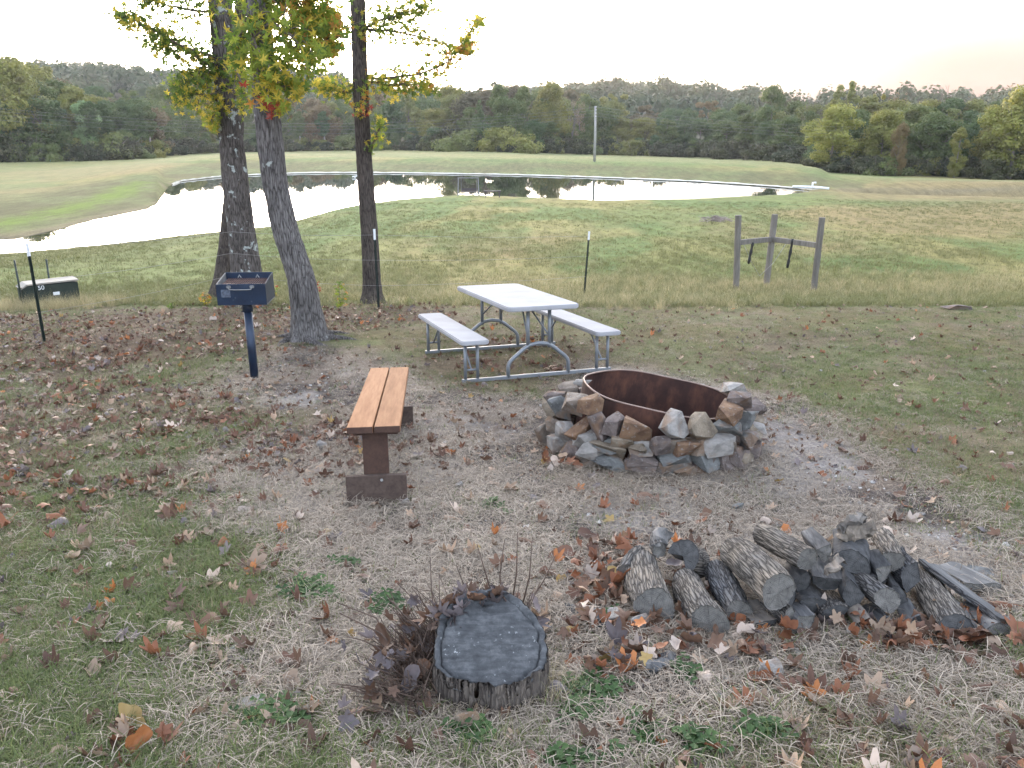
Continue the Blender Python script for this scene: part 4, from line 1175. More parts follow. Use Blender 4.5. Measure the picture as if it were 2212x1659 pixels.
def log(front, back, r, kind, roll, label, hf, hb, spread=100, dark=False, seed=None, flat=.5, charred=False):
    seed = R.random()*50 if seed is None else seed
    a, b = G(*ZP(*front), hf), G(*ZP(*back), hb)
    d = b-a; L = d.length; yv = d.normalized()
    zv = Vector((0, 0, 1)); xv = yv.cross(zv).normalized(); zv = xv.cross(yv)
    rr = random.Random(seed)
    sec = []; mt = []
    if kind == 'round':
        ns = 64
        for i in range(ns):
            t = 2*math.pi*i/ns; q = r*(1+.05*math.sin(2*t+seed)+.03*math.sin(3*t+2*seed)); sec.append((q*math.cos(t), q*math.sin(t))); mt.append(0)
    elif kind == 'slab':
        w, h = r, r*flat
        for i in range(8): sec.append((-w+2*w*i/8, -h*.5)); mt.append(1)
        for i in range(3): sec.append((w, -h*.5+h*i/3)); mt.append(1)
        for i in range(8): sec.append((w-2*w*i/8, h*.5+.12*h*math.sin(i+seed))); mt.append(1)
        for i in range(3): sec.append((-w, h*.5-h*i/3)); mt.append(0)
    else:
        sp = math.radians(spread); rs = r*1.45 if spread < 150 else r*1.15
        for i in range(6): sec.append((rs*i/6*math.cos(-sp/2), rs*i/6*math.sin(-sp/2))); mt.append(1)
        for i in range(24):
            t = -sp/2+sp*i/24; sec.append((rs*math.cos(t), rs*math.sin(t))); mt.append(0)
        for i in range(6): sec.append((rs*(1-i/6)*math.cos(sp/2), rs*(1-i/6)*math.sin(sp/2))); mt.append(1)
    cx, cz = sum(p[0] for p in sec)/len(sec), sum(p[1] for p in sec)/len(sec)
    if kind in ('round', 'slab'): cx = cz = 0
    ns = len(sec); nr = max(12, int(L/.010)); V = []; rg = []
    S_ = np.array(sec); Ys = np.linspace(0, L, nr)
    XX = np.repeat(S_[None, :, 0], nr, 0); ZZ = np.repeat(S_[None, :, 1], nr, 0); YY = np.repeat(Ys[:, None], ns, 1)
    nn = vnoise(XX*150+seed, ZZ*150-seed, YY*15); ridge = np.clip(np.abs(2*nn-1)*1.5, 0, 1)
    amp = np.array([.006 if q == 0 else .003 for q in mt])[None, :]
    lump = (fbm(XX*9+seed, ZZ*9, YY*5, 3)-.5)*(.022 if kind == 'round' else .008)
    rad = np.hypot(XX-cx, ZZ-cz)+1e-5
    k_ = 1+((ridge-.6)*amp+lump)/np.maximum(rad, r*.45)
    bow = .012*np.sin(YY/L*3.1+seed)
    XX, ZZ = cx+(XX-cx)*k_+bow, cz+(ZZ-cz)*k_
    k1, k2 = rr.uniform(-.35, .35), rr.uniform(-.3, .3)
    YY = YY+((XX-cx)*k1+(ZZ-cz)*k2)*(1-2*YY/L*.5)
    V = np.stack([XX, YY+(fbm(XX*20, ZZ*20, seed, 2)-.5)*.02*((np.arange(nr)[:, None] == 0) | (np.arange(nr)[:, None] == nr-1)), ZZ], 2)
    i = np.arange(nr-1)[:, None]*ns; j = np.arange(ns)[None, :]; j2 = (j+1) % ns
    Fq = np.stack([i+j, i+ns+j, i+ns+j2, i+j2], 2).reshape(-1, 4)
    me = mesh_np('firewood_log', V.reshape(-1, 3), Fq, [M_LOGDARK if charred else M_LOGBARK, M_SPLITD if charred else M_SPLIT], np.tile(np.array(mt), nr-1), smooth=(kind == 'round'))
    at2 = me.attributes.new('ridge', 'FLOAT', 'POINT'); at2.data.foreach_set('value', ridge.ravel().astype(np.float32))
    o = link('firewood_log', me)
    rot = Matrix((xv, yv, zv)).transposed().to_4x4()
    o.matrix_world = Matrix.Translation(a) @ rot @ Matrix.Rotation(math.radians(roll), 4, 'Y') @ Matrix.Translation((-cx, 0, -cz))
    for row, yy, flip in ((0, 0, 0), (nr-1, L, 1)):
        P = V[row]; ring2 = [(cx+(p[0]-cx)*.93, p[1]+(.004 if not flip else -.004), cz+(p[2]-cz)*.93) for p in P]
        c0 = (cx, yy+(.002 if not flip else -.002), cz)
        VV = [tuple(p) for p in P]+ring2+[c0]; Fc = []
        for j in range(ns):
            q = (j+1) % ns
            Fc += [(j, q, ns+q, ns+j), (ns+j, ns+q, 2*ns)]
        if flip: Fc = [f[::-1] for f in Fc]
        link('cut_end', mesh_np('cut_end', VV, Fc, [M_ENDB if dark else M_END]), o)
    tag(o, label, 'firewood log', 'logs of the firewood heap')
    return o
u_ = .00071
LOGS = [((297, 550), (258, 335), 104, 'round', 0, 'thick grey round log with a star cracked end at the left front of the heap', .072, .072),
        ((595, 640), (475, 430), 98, 'round', 40, 'sunken round log with deep furrowed bark, second from the left along the front', .055, .055),
        ((748, 578), (640, 390), 84, 'round', 80, 'round log half hidden between the furrowed front log and the thick top log', .055, .055),
        ((948, 480), (738, 262), 98, 'round', 120, 'thickest light barked round log lying on top in the middle of the heap', .165, .165),
        ((1112, 308), (858, 172), 68, 'round', 200, 'long smooth barked round log at the top back of the heap', .235, .235),
        ((460, 288), (548, 305), 84, 'wedge', -70, 'short split chunk standing with its broad dark face to the front on the left logs', .155, .11, 250),
        ((350, 258), (318, 185), 45, 'round', 10, 'small round billet behind the short split chunk', .15, .15),
        ((165, 372), (235, 262), 48, 'round', 60, 'mossy grey crooked log at the far left end of the heap', .09, .12),
        ((1345, 310), (1325, 200), 105, 'wedge', -60, 'widest dark split block on top of the right part of the heap', .205, .205, 160),
        ((1555, 322), (1470, 180), 60, 'round', 33, 'pale grey round log at the upper right of the heap', .19, .19),
        ((1208, 415), (1150, 330), 74, 'wedge', 90, 'dark half round log end just under the branch stub', .14, .14, 185),
        ((1090, 430), (1030, 345), 70, 'wedge', 10, 'dark split log right of the thickest log end', .12, .12, 100),
        ((1148, 530), (1080, 430), 88, 'wedge', -80, 'large quarter split log with a smooth dark face low in the middle', .075, .075, 95),
        ((1240, 592), (1170, 480), 80, 'wedge', -110, 'quarter split log with rounded bark back at the bottom middle', .05, .05, 95),
        ((1335, 490), (1280, 405), 76, 'wedge', 170, 'blocky split log left of the shaggy ended log', .11, .11, 110),
        ((1500, 510), (1395, 420), 60, 'round', 15, 'shaggy round log with frayed bark at its end', .11, .11),
        ((1490, 375), (1440, 300), 60, 'wedge', 30, 'small split wedge below the pale round log', .165, .165, 90),
        ((1625, 390), (1540, 300), 72, 'wedge', 200, 'dark square split block at the right top of the heap', .15, .15, 120),
        ((1590, 490), (1510, 395), 74, 'wedge', -30, 'dark split wedge behind the long split log on the right', .085, .085, 90),
        ((1862, 650), (1690, 355), 84, 'wedge', -90, 'long weathered split log sloping down at the right end', .06, .085, 175),
        ((2110, 628), (1718, 330), 62, 'slab', 25, 'longest brown split rail at the far right edge of the heap', .065, .11),
        ((2010, 450), (1790, 345), 105, 'slab', 4, 'flat pale grey slab of wood lying behind the right end', .03, .03),
        ((1088, 655), (1000, 560), 66, 'wedge', 60, 'split piece with white fungus specks at the bottom front', .035, .035, 110),
        ((985, 608), (900, 520), 62, 'wedge', 190, 'split block wedged under the thickest log', .06, .06, 110),
        ((1525, 640), (1390, 550), 54, 'slab', -8, 'squared split stick on the ground under the shaggy log', .035, .035),
        ((1400, 640), (1310, 555), 54, 'wedge', 95, 'low split piece between the quarter split log and the squared stick', .03, .03, 100),
        ((1965, 692), (1850, 560), 48, 'wedge', 80, 'small split piece under the long split log at the right end', .03, .03, 100),
        ((1668, 640), (1600, 545), 56, 'wedge', 100, 'dark split piece on the ground right of the squared stick', .03, .03, 100),
        ((1185, 270), (1120, 185), 54, 'wedge', 20, 'pale split wedge leaning beside the long top log', .235, .235, 90),
        ((885, 650), (790, 540), 58, 'wedge', 90, 'low barky piece under the thickest log at the front', .03, .03, 190),
        ((2085, 690), (1930, 540), 50, 'wedge', 85, 'split piece under the longest brown rail', .03, .03, 120),
        ((1440, 425), (1370, 340), 62, 'wedge', 85, 'split log tucked in the middle below the widest dark block', .12, .12, 120),
        ((1010, 540), (930, 440), 60, 'wedge', 45, 'dark piece in the gap right of the thickest log', .085, .085, 120)]
DARKS = ('dark', 'quarter', 'blocky')
for l in LOGS:
    log(l[0], l[1], l[2]*u_, l[3], l[4], l[5], l[6], l[7], l[8] if len(l) > 8 else 100, dark=any(q in l[5] for q in DARKS) or l[3] == 'wedge' and R.random() < .5, charred=1030 < l[0][0] < 1700 and R.random() < .6 and 'smooth barked' not in l[5])
# twisted root end on top, the branch stub, chips
def gnarl(name, pts, rads, label, cat, seg=12, hts=None):
    P0 = [G(*ZP(*p), h) for p, h in zip(pts, hts)]
    P = []; rads2 = []
    for i in range(len(P0)-1):
        for t in (0, .25, .5, .75): P.append(P0[i].lerp(P0[i+1], t)); rads2.append((rads[i]+(rads[i+1]-rads[i])*t)*R.uniform(.75, 1.2))
    P.append(P0[-1]); rads2.append(rads[-1]); rads = rads2
    V, Fc = tube(P, [q*u_ for q in rads], seg)
    V = [v+Vector([(float(fbm(v.x*38+q, v.y*38-q, v.z*38, 4))-.5)*.075 for q in (0, 11, 23)]) for v in V]
    me = mesh_np(name, [tuple(v) for v in V], Fc, [M_SPLIT], smooth=False)
    return tag(link(name, me), label, cat)
gnarl('gnarled_root', [(1270, 210), (1300, 170), (1345, 140), (1400, 150), (1430, 190)], [40, 55, 50, 40, 18], 'twisted dark root lump on the very top of the heap', 'root', 12, [.25, .28, .30, .28, .25])
gnarl('gnarled_root', [(1270, 150), (1310, 115), (1370, 105), (1395, 120)], [24, 34, 30, 14], 'knobbly burnt looking knot behind the twisted root lump', 'root', 10, [.30, .33, .34, .33])
gnarl('branch_stub', [(1192, 374), (1225, 345), (1275, 295)], [15, 20, 22], 'short branch stub poking out over the dark half round log', 'branch', 10, [.21, .22, .24])
gnarl('wood_chunk', [(300, 880), (345, 840), (400, 800)], [26, 32, 22], 'pale weathered wood chunk on the leaves in front of the heap', 'wood chunk', 8, [.02, .025, .02])
gnarl('branch_stub', [(330, 235), (350, 180), (400, 190)], [30, 34, 14], 'grey knotted stub on top of the left logs', 'branch', 9, [.17, .19, .18])
gnarl('exposed_root', [(-120, 570), (-20, 625), (90, 690), (170, 735), (230, 768)], [40, 42, 36, 26, 8], 'pale exposed root running from the stump toward the firewood', 'root', 10, [.0, .0, .005, .0, -.005])

# ------------------------------------------------------------------ tree stump with dead sprouts
s0 = G(1062, 1540)
SR = 236/2/F*(axis_depth(s0)-.02)
SCX = (1058-1106)/F*(axis_depth(s0)+.1)
SC = Vector((SCX, s0.y+SR*.98, 0)); SC.z = H(SC.x, SC.y)
tz = CAMZ+ray(1062, 1385)[1]*SC.y-SC.z
stump = tag(empty('tree_stump', SC), 'old grey sawn tree stump ringed with dead sprouts in the foreground', 'tree stump')
def srad(a): return SR*(1+.16*abs(math.sin(a))+.05*math.cos(2*a+.6)+.035*math.cos(3*a+1.2)+.02*math.cos(5*a))
NS = 120; zs = np.linspace(-.12, tz, 26); V = []; rg = []
T = np.linspace(0, 2*math.pi, NS, endpoint=False)
for z in zs:
    fl = 1+.10*math.exp(-(z+.05)/.08)
    for a in T:
        n = float(vnoise(math.cos(a)*SR*120, math.sin(a)*SR*120, z*12)); rdg = min(1, abs(2*n-1)*1.5); rg.append(rdg)
        r_ = srad(a)*fl+.009*(rdg-.6)+.024*(float(fbm(math.cos(a)*9, math.sin(a)*9, 2.0, 3))-.5)+.03*SR*(float(fbm(math.cos(a)*3, math.sin(a)*3, z*5, 2))-.5)
        V.append((r_*math.cos(a), r_*math.sin(a), z+(+.07*math.sin(a) if z > tz*.9 else 0)))
i = np.arange(len(zs)-1)[:, None]*NS; j = np.arange(NS)[None, :]; j2 = (j+1) % NS
Fq = np.stack([i+j, i+j2, i+NS+j2, i+NS+j], 2).reshape(-1, 4)
me = mesh_np('bark', V, Fq, [bark_mat('stump_bark', (.165, .138, .116), (.045, .037, .033), (.20, .205, .20), .66, .016, 4.5)], smooth=True)
a_ = me.attributes.new('ridge', 'FLOAT', 'POINT'); a_.data.foreach_set('value', np.array(rg, np.float32)); link('bark', me, stump)
k = NM('grey_sawn_top'); v = k.coord('Object')
n = k.noise(v, 22, 6, .7)
saw = k.noise(k.coord('Object', (9, 60, 9)), 1.5, 3)
f = k.math('ADD', k.math('MULTIPLY', n, .65), k.math('MULTIPLY', saw, .35))
c = k.ramp(f, [(.3, (.028, .029, .031)), (.5, (.064, .066, .069)), (.68, (.125, .127, .13))])
lich = k.math('MULTIPLY', k.ramp(k.noise(v, 75, 3, .6), [(.62, 0), (.70, .7)]), k.ramp(k.noise(v, 7, 4), [(.42, 0), (.6, .85)]))
c = k.mix(lich, c, (.46, .47, .47))
k.bump(f, .5, .01)
M_TOP = k.fin(c, .88, 0, .2)
V = []; rings = [(1.0, -.004), (.985, .004), (.95, .006), (.90, .004), (.875, -.014), (.86, -.012), (.845, .002), (.78, .004), (.7, .004), (.6, .005), (.5, .006), (.4, .006), (.3, .006), (.2, .004), (.1, .004)]
for fr_, dz in rings:
    for a in T:
        q = fr_ if fr_ > .95 or fr_ < .8 else fr_+.012*math.sin(4*a+1)
        r_ = srad(a)*q+(.024 if q > .8 else .008)*(float(fbm(math.cos(a)*9, math.sin(a)*9, 2.0, 3))-.5)
        V.append((r_*math.cos(a), r_*math.sin(a), tz+.07*math.sin(a)*fr_+dz+.016*(float(fbm(math.cos(a)*r_*45, math.sin(a)*r_*45, 1.0, 3))-.5)))
V.append((0, 0, tz+.004)); nrg = len(rings); Fc = []
for q in range(nrg-1):
    for j in range(NS):
        j2 = (j+1) % NS; Fc.append((q*NS+j, q*NS+j2, (q+1)*NS+j2, (q+1)*NS+j))
for j in range(NS): Fc.append(((nrg-1)*NS+j, (nrg-1)*NS+(j+1) % NS, nrg*NS))
link('sawn_top', mesh_np('sawn_top', V, Fc, [M_TOP], smooth=True), stump)

M_DEADSTEM = simple('dead_sprout_stems', (.085, .055, .040), .85, var=.5, scale=25)
def dead_leaf_mat(name, a, b, tr=.12):
    k = NM(name); v = k.coord('Object'); r = k.orand(); t = k.inst('tint')
    c = k.mix(k.noise(v, 3.5, 4), a, b)
    c = k.mix(1, c, k.ramp(k.math('ADD', r, t), [(0, (.70, .68, .66)), (.5, 1.0), (1, (1.35, 1.28, 1.2))]), 'MULTIPLY')
    return k.leafy(c, tr, .55)
DLC = {'brown': ((.075, .044, .031), (.155, .092, .062)), 'rust': ((.125, .050, .027), (.215, .095, .052)), 'tan': ((.21, .145, .10), (.33, .245, .18)), 'maroon': ((.070, .038, .028), (.145, .080, .056)), 'pale': ((.31, .245, .205), (.46, .385, .33)), 'grey': ((.085, .07, .072), (.16, .135, .138)), 'orange': ((.26, .095, .035), (.38, .16, .06)), 'yellow': ((.24, .16, .06), (.33, .24, .10))}
DM = {n: dead_leaf_mat('fallen_leaf_'+n, a, b) for n, (a, b) in DLC.items()}

def fallen_leaf(seed, curl, oval=False):
    """a dry leaf: lobed or oval blade, folded and curled, with a stalk"""
    r = random.Random(seed); V = []; Fc = []; n = 26
    amp = r.uniform(-.25, .25)
    def rad(t):
        a = (t+math.pi) % (2*math.pi)-math.pi
        if oval: return .5*(.52+.48*abs(math.sin(a)))**1.0*(1.0)
        x = 0
        for c, L in ((90, 1.0), (28, .92), (152, .92), (-28, .62), (208, .62)):
            dd = abs((math.degrees(a)-c+180) % 360-180); x = max(x, L*max(0, 1-dd/31)**.9)
        return .5*(.40+.60*x)
    for ring_, f in ((1, .5), (2, 1.0)):
        for i in range(n):
            t = 2*math.pi*i/n; q = rad(t)*f*r.uniform(.95, 1.05); V.append([q*math.cos(t), q*math.sin(t), 0])
    V.append([0, 0, 0])
    for i in range(n):
        j = (i+1) % n; Fc += [(2*n, i, j), (i, n+i, n+j, j)]
    fx, fy, ph = r.uniform(.2, .8)*curl, r.uniform(.1, .7)*curl, r.uniform(0, 6)
    for v in V:
        x, y = v[0], v[1]; d = math.hypot(x, y)
        v[2] = fx*abs(x)**1.4*1.5+fy*(y+.1)**2*1.6+.12*curl*math.sin(6*x+ph)*d*1.6+.10*curl*math.sin(7*y+ph)*d+amp*x*y
        v[0] *= 1-.35*curl*min(1, abs(x)*1.2)
    k0 = len(V)
    V += [(.012, -.15, .0), (-.012, -.15, .0), (-.01, -.62, .06), (.01, -.62, .06)]; Fc.append((k0, k0+1, k0+2, k0+3))
    mz = min(v[2] for v in V)
    return [(v[0], v[1], v[2]-mz) for v in V], Fc
FL = [fallen_leaf(s, c, o) for s, c, o in ((1, .6, 0), (2, 1.2, 0), (3, 1.7, 0), (4, .9, 0), (5, 2.2, 0), (6, .9, 1), (7, 1.6, 1), (8, 1.4, 0))]
FLM = {(n, i): mesh_np('fallen_leaf', FL[i][0], FL[i][1], [DM[n]], smooth=True) for n in DM for i in range(8)}

spr = tag(empty('dead_sprouts', SC), 'bristling clump of dead brown sprouts with shrivelled leaves round the stump', 'dead sprouts')
m = MB(); rs = random.Random(5); tips = []
for i in range(620):
    a = rs.choice((rs.uniform(2.2, 3.9), rs.uniform(2.3, 3.6), rs.uniform(1.0, 2.6)))
    r0 = srad(a)*(1.0+(.75 if a > 2.2 else .3)*rs.random()**1.6)
    p = Vector((r0*math.cos(a), r0*math.sin(a), -.05))
    p.z += H(SC.x+p.x, SC.y+p.y)-SC.z
    L = rs.uniform(.07, .22)*(1.25 if 1.2 < a < 2.3 else .95)
    if rs.random() < .06: L *= 1.5
    out = Vector((math.cos(a), math.sin(a), 0)); b = rs.uniform(.0, 1.3)
    sd = Vector((rs.uniform(-1, 1), rs.uniform(-1, 1), 0))*.4
    p1 = p+Vector((0, 0, L*.5))+out*L*b*.25+sd*L*.2; p2 = p+Vector((0, 0, L))+out*L*b*.8+sd*L*.5
    r_ = rs.uniform(.0012, .0036)
    j1 = Vector((rs.uniform(-1, 1), rs.uniform(-1, 1), rs.uniform(-.6, .4)))*L*.16; j2 = Vector((rs.uniform(-1, 1), rs.uniform(-1, 1), rs.uniform(-1, .3)))*L*.22
    p2 = p2+j2
    m.tube([p, p.lerp(p1, .6)+j1*.5, p1+j1, p1.lerp(p2, .5)-j1*.6, p2], [r_*1.3, r_*1.15, r_, r_*.8, r_*.5], 5, cap=False)
    tips.append(p2)
    for _ in range(rs.choice((0, 1, 1, 2))):
        q = p1.lerp(p2, rs.uniform(0, .6)); m.tube([q, q+Vector((rs.uniform(-.07, .07), rs.uniform(-.07, .07), rs.uniform(-.02, .06)))], [r_*.7, r_*.3], 4, cap=False)
for px, py, ex, ey in ((1075, 1290, 1030, 1175), (1085, 1290, 1090, 1165), (1120, 1300, 1150, 1160), (1130, 1280, 1200, 1200), (1050, 1300, 985, 1220), (1100, 1300, 1118, 1150)):
    p = G(px, py+40); e = at(ex, ey, p.y+.02)-SC; p = p-SC; m.tube([p, p.lerp(e, .5)+Vector((rs.uniform(-.02, .02), 0, .01)), e], [.004, .003, .0015], 5)
m.build('stems', M_DEADSTEM, spr, True)
for i in range(190):
    if i < 70:
        a = rs.uniform(1.15, 2.7); q = srad(a)*rs.uniform(.72, 1.15); p = Vector((q*math.cos(a), q*math.sin(a), tz+rs.uniform(.0, .07)))
    else: p = rs.choice(tips)+Vector((0, 0, rs.uniform(-.08, .0)))
    o = link('leaf', FLM[(rs.choice(('brown', 'grey', 'grey', 'brown')), rs.randrange(8))], spr); o.location = p
    o.rotation_euler = (rs.uniform(-1.4, 1.4), rs.uniform(-1.2, 1.2), rs.uniform(0, 6.28)); o.scale = (rs.uniform(.05, .095),)*3

# ------------------------------------------------------------------ fence posts, wires
M_TPOST = simple('dark_green_post_paint', (.018, .028, .024), .5, .3, var=.4, scale=20)
M_TWHITE = simple('white_post_tip', (.75, .76, .77), .6, 0, var=.06)
PTOP = []
for base, top, lab in (((95, 737), (57, 525), 'white tipped steel fence post at the left, in front of the utility box'), ((818, 668), (808, 495), 'white tipped steel fence post touching the straight slim tree'), ((1262, 638), (1273, 500), 'white tipped steel fence post alone behind the picnic table')):
    g = G(*base); tp = at(top[0], top[1], g.y); h = tp.z-g.z
    e = tag(empty('fence_post', g, (0, math.atan2(tp.x-g.x, h), 0)), lab, 'fence post', 'steel fence posts')
    m = MB(); z0, z1 = -.3, h*.87
    m.box((0, .012, (z0+z1)/2), (.036, .004, z1-z0)); m.box((0, -.006, (z0+z1)/2), (.004, .032, z1-z0))
    for i in range(int(h/.055)): m.box((0, .017, .05+i*.055), (.014, .008, .012))
    m.build('shaft', M_TPOST, e)
    m = MB(); m.box((0, .012, h*.935), (.037, .005, h*.13)); m.box((0, -.006, h*.935), (.005, .033, h*.13)); m.build('white_tip', M_TWHITE, e)
    PTOP.append((g, tp))
M_WIRE = simple('galvanised_wire', (.30, .29, .28), .5, .6)
lp = PTOP[0]; far_l = (G(-420, 760), None)
for i, f in enumerate((.30, .62, .93)):
    P = [lp[0].lerp(lp[1], f), at(500, 640-f*150, YA-.30), PTOP[1][0].lerp(PTOP[1][1], f), PTOP[2][0].lerp(PTOP[2][1], f)]
    Q = []
    for a, b in zip(P[:-1], P[1:]):
        for q in range(8): t = q/8; Q.append(a.lerp(b, t)-Vector((0, 0, .03*math.sin(math.pi*t))))
    Q.append(P[-1])
    m = MB(); m.tube(Q, .0022, 5); o = m.build('fence_wire', M_WIRE)
    tag(o, ('lowest', 'middle', 'topmost')[i]+' thin wire strand strung between the fence posts', 'fence wire', 'fence wires')

# ------------------------------------------------------------------ green utility box with two marker rods
gb = G(52, 660); bx = at(52, 627, gb.y)
k = NM('dark_green_cabinet'); v = k.coord()
M_BOXG = k.fin(k.ramp(k.noise(v, 6, 4), [(.3, (.014, .022, .016)), (.7, (.028, .038, .030))]), .55, 0, .4)
M_LID = simple('weathered_lid', (.27, .245, .21), .8, 0, var=.15, scale=5)
hB = at(57, 620, gb.y).z-gb.z+.02
box = tag(empty('utility_box', gb, (0, 0, math.radians(40))), 'dark green low utility cabinet with pale lid in the long grass at the left', 'utility box')
Wb, Db = .88, .38
m = MB(); m.box((Wb/2, Db/2, hB*.45-.1), (Wb, Db, hB*.9+.2), bev=.006); m.build('cabinet', M_BOXG, box)
m = MB(); z0, z1, ch = hB*.82, hB+.01, .09
V = [(-.015, -.015, z0), (-.015, Db+.015, z0), (ch, -.015, z1), (ch, Db+.015, z1), (Wb+.015, -.015, z1), (Wb+.015, Db+.015, z1), (Wb+.015, -.015, z1-.025), (Wb+.015, Db+.015, z1-.025), (ch+.01, -.015, z1-.025), (ch+.01, Db+.015, z1-.025), (-.005, -.015, z0-.012), (-.005, Db+.015, z0-.012)]
m.add(V, [(0, 2, 3, 1), (2, 4, 5, 3), (4, 6, 7, 5), (0, 10, 8, 2), (2, 8, 6, 4), (1, 3, 9, 11), (3, 5, 7, 9), (0, 1, 11, 10), (8, 10, 11, 9), (6, 8, 9, 7)]); o = m.build('lid', M_LID, box); recalc(o.data)
cu = bpy.data.curves.new('number', 'FONT'); cu.body = '50'; cu.size = .105; cu.extrude = .001; cu.align_x = 'CENTER'
to = bpy.data.objects.new('number', cu); C.objects.link(to)
bpy.context.view_layer.update()
me = bpy.data.meshes.new_from_object(to.evaluated_get(bpy.context.evaluated_depsgraph_get())); bpy.data.objects.remove(to)
me.materials.clear(); me.materials.append(M_TWHITE)
o = link('number_lettering', me, box); o.rotation_euler = (math.pi/2, 0, 0); o.location = (.30, -.0035, hB*.78-.03); o['label'] = 'white number 50 on the cabinet front'
m = MB(); m.box((.52, -.002, hB*.42), (.10, .004, .055)); m.build('sticker', M_TWHITE, box)
for (px, py, qx, qy, dy, lab) in ((31, 562, 47, 650, -.05, 'thin dark marker rod standing at the left of the utility box'), (100, 560, 110, 640, .75, 'thin dark marker rod standing behind the right of the utility box')):
    a = at(qx, qy, gb.y+dy); a.z = H(a.x, a.y)-.15; b = at(px, py, gb.y+dy)
    m = MB(); m.tube([a, b], .016, 8); tag(m.build('marker_rod', M_TPOST, None, True), lab, 'marker rod', 'marker rods by the utility box')

# ------------------------------------------------------------------ open timber frame with hanging straps
M_GREYWOOD = wood_mat('weathered_grey_timber', (.095, .084, .074), (.215, .195, .172), .85, (10, 10, 1.0), .5, .2)
M_STRAP = simple('black_rubber_strap', (.012, .012, .013), .6)
posts = []
fr0 = G(1655, 618)
frame = tag(empty('timber_frame', fr0), 'weathered grey three post timber frame with two rails standing in the field', 'timber frame')
for (bx_, by_), (tx_, ty_) in (((1590, 626), (1595, 465)), ((1655, 618), (1674, 463)), ((1757, 630), (1776, 470))):
    g = G(bx_, by_); tp = at(tx_, ty_, g.y); r_ = 6.6*axis_depth(g)/F
    m = MB(); dv = (tp-g); n_ = 10
    m.tube([g-fr0-dv*.12+dv*1.12*i/n_ for i in range(n_+1)], [r_*(1.0+.05*math.sin(i*2.1+bx_)) for i in range(n_+1)], 14)
    o = m.build('post', M_GREYWOOD, frame, False); posts.append((g, tp, r_))
def lerp_row(p, row):
    g, tp, r_ = p
    best = min((abs(829.5-F*(((g.lerp(tp, t)).z-CAMZ)*CP+(g.lerp(tp, t)).y*SP)/axis_depth(g.lerp(tp, t))-row), t) for t in np.linspace(0, 1, 101))
    return g.lerp(tp, best[1])
RL = []
for (i, ra), (j, rb) in (((0, 524), (1, 516)), ((1, 517), (2, 531))):
    a, b = lerp_row(posts[i], ra), lerp_row(posts[j], rb); RL.append((a, b))
    dv = (b-a); m = MB()
    M = Matrix.Translation((a+b)/2-fr0) @ Vector(dv).to_track_quat('X', 'Z').to_matrix().to_4x4()
    m.box((0, 0, 0), (dv.length, .07, .11), M, bev=.008); m.build('rail', M_GREYWOOD, frame)
for (rl, t, top, bot, lab) in ((RL[0], .42, 527, 566, 'short black strap hanging from the left rail of the timber frame'), (RL[1], .44, 514, 583, 'long black strap hanging from the right rail of the timber frame')):
    a = rl[0].lerp(rl[1], t); L = (bot-520)*axis_depth(a)/F
    m = MB(); pts = [(a.x-.006*i, a.y-.05, a.z+(.07 if top < 520 else -.02)-i*L/9) for i in range(10)]
    m.tube(pts, [.03*(1+.25*math.sin(i*1.9)) for i in range(10)], 8); tag(m.build('hanging_strap', M_STRAP, None, True), lab, 'strap', 'straps of the timber frame')
m = MB(); a = RL[0][0].lerp(RL[0][1], .15); b = RL[1][0].lerp(RL[1][1], .35); c_ = posts[1][0]+Vector((-.2, -.1, .25))
m.tube([a, a.lerp(c_, .5)-Vector((0, 0, .05)), c_, c_.lerp(b, .5)-Vector((0, 0, .1)), b], .006, 5); tag(m.build('slack_cable', M_WIRE, None, True), 'thin slack cable drooping between the posts of the timber frame', 'cable')

# ------------------------------------------------------------------ power pole and its lines
Yp = 97.0; pb = at(1284, 350, Yp); pb.z = H(pb.x, Yp); pt = at(1286, 229, Yp)
pole = tag(empty('power_pole', pb), 'tall pale wooden power pole in front of the wood across the pond', 'power pole')
m = MB(); m.tube([(0, 0, -.5), (0, 0, (pt.z-pb.z)*.5), ((pt.x-pb.x), 0, pt.z-pb.z)], [.16, .145, .115], 10); m.build('shaft', simple('pale_pole_wood', (.30, .29, .27), .9, var=.2, scale=2), pole, True)
for i in range(4):
    m = MB(); hh = (pt.z-pb.z)*(.985-.055*i); m.tube([(0, -.12, hh-.05), (0, -.12, hh+.06)], .035, 6); m.build('insulator', M_TWHITE, pole)
for i, (yl, sag, yr) in enumerate(((236, 272, 268), (243, 277, 277), (251, 282, 284), (262, 290, 292))):
    a = Vector((pb.x, Yp-.12, pb.z+(pt.z-pb.z)*(.985-.055*i)))
    l0 = at(-260, yl-30, 78); r0 = at(1840, yr+6, 112)
    P = []
    for t in np.linspace(0, 1, 33):
        p = l0.lerp(a, t); p.z -= 3.4*4*t*(1-t)*.62; P.append(p)
    for t in np.linspace(0, 1, 17)[1:]:
        p = a.lerp(r0, t); p.z -= .9*4*t*(1-t)*.5; P.append(p)
    m = MB(); m.tube(P, .008, 5); tag(m.build('power_line', simple('line_wire', (.24, .24, .25), .5, .3) if i == 0 else bpy.data.materials['line_wire'], None, True), ('topmost', 'second from the top', 'third from the top', 'lowest')[i]+' power line sagging across the wood from the pole', 'power line', 'power lines')

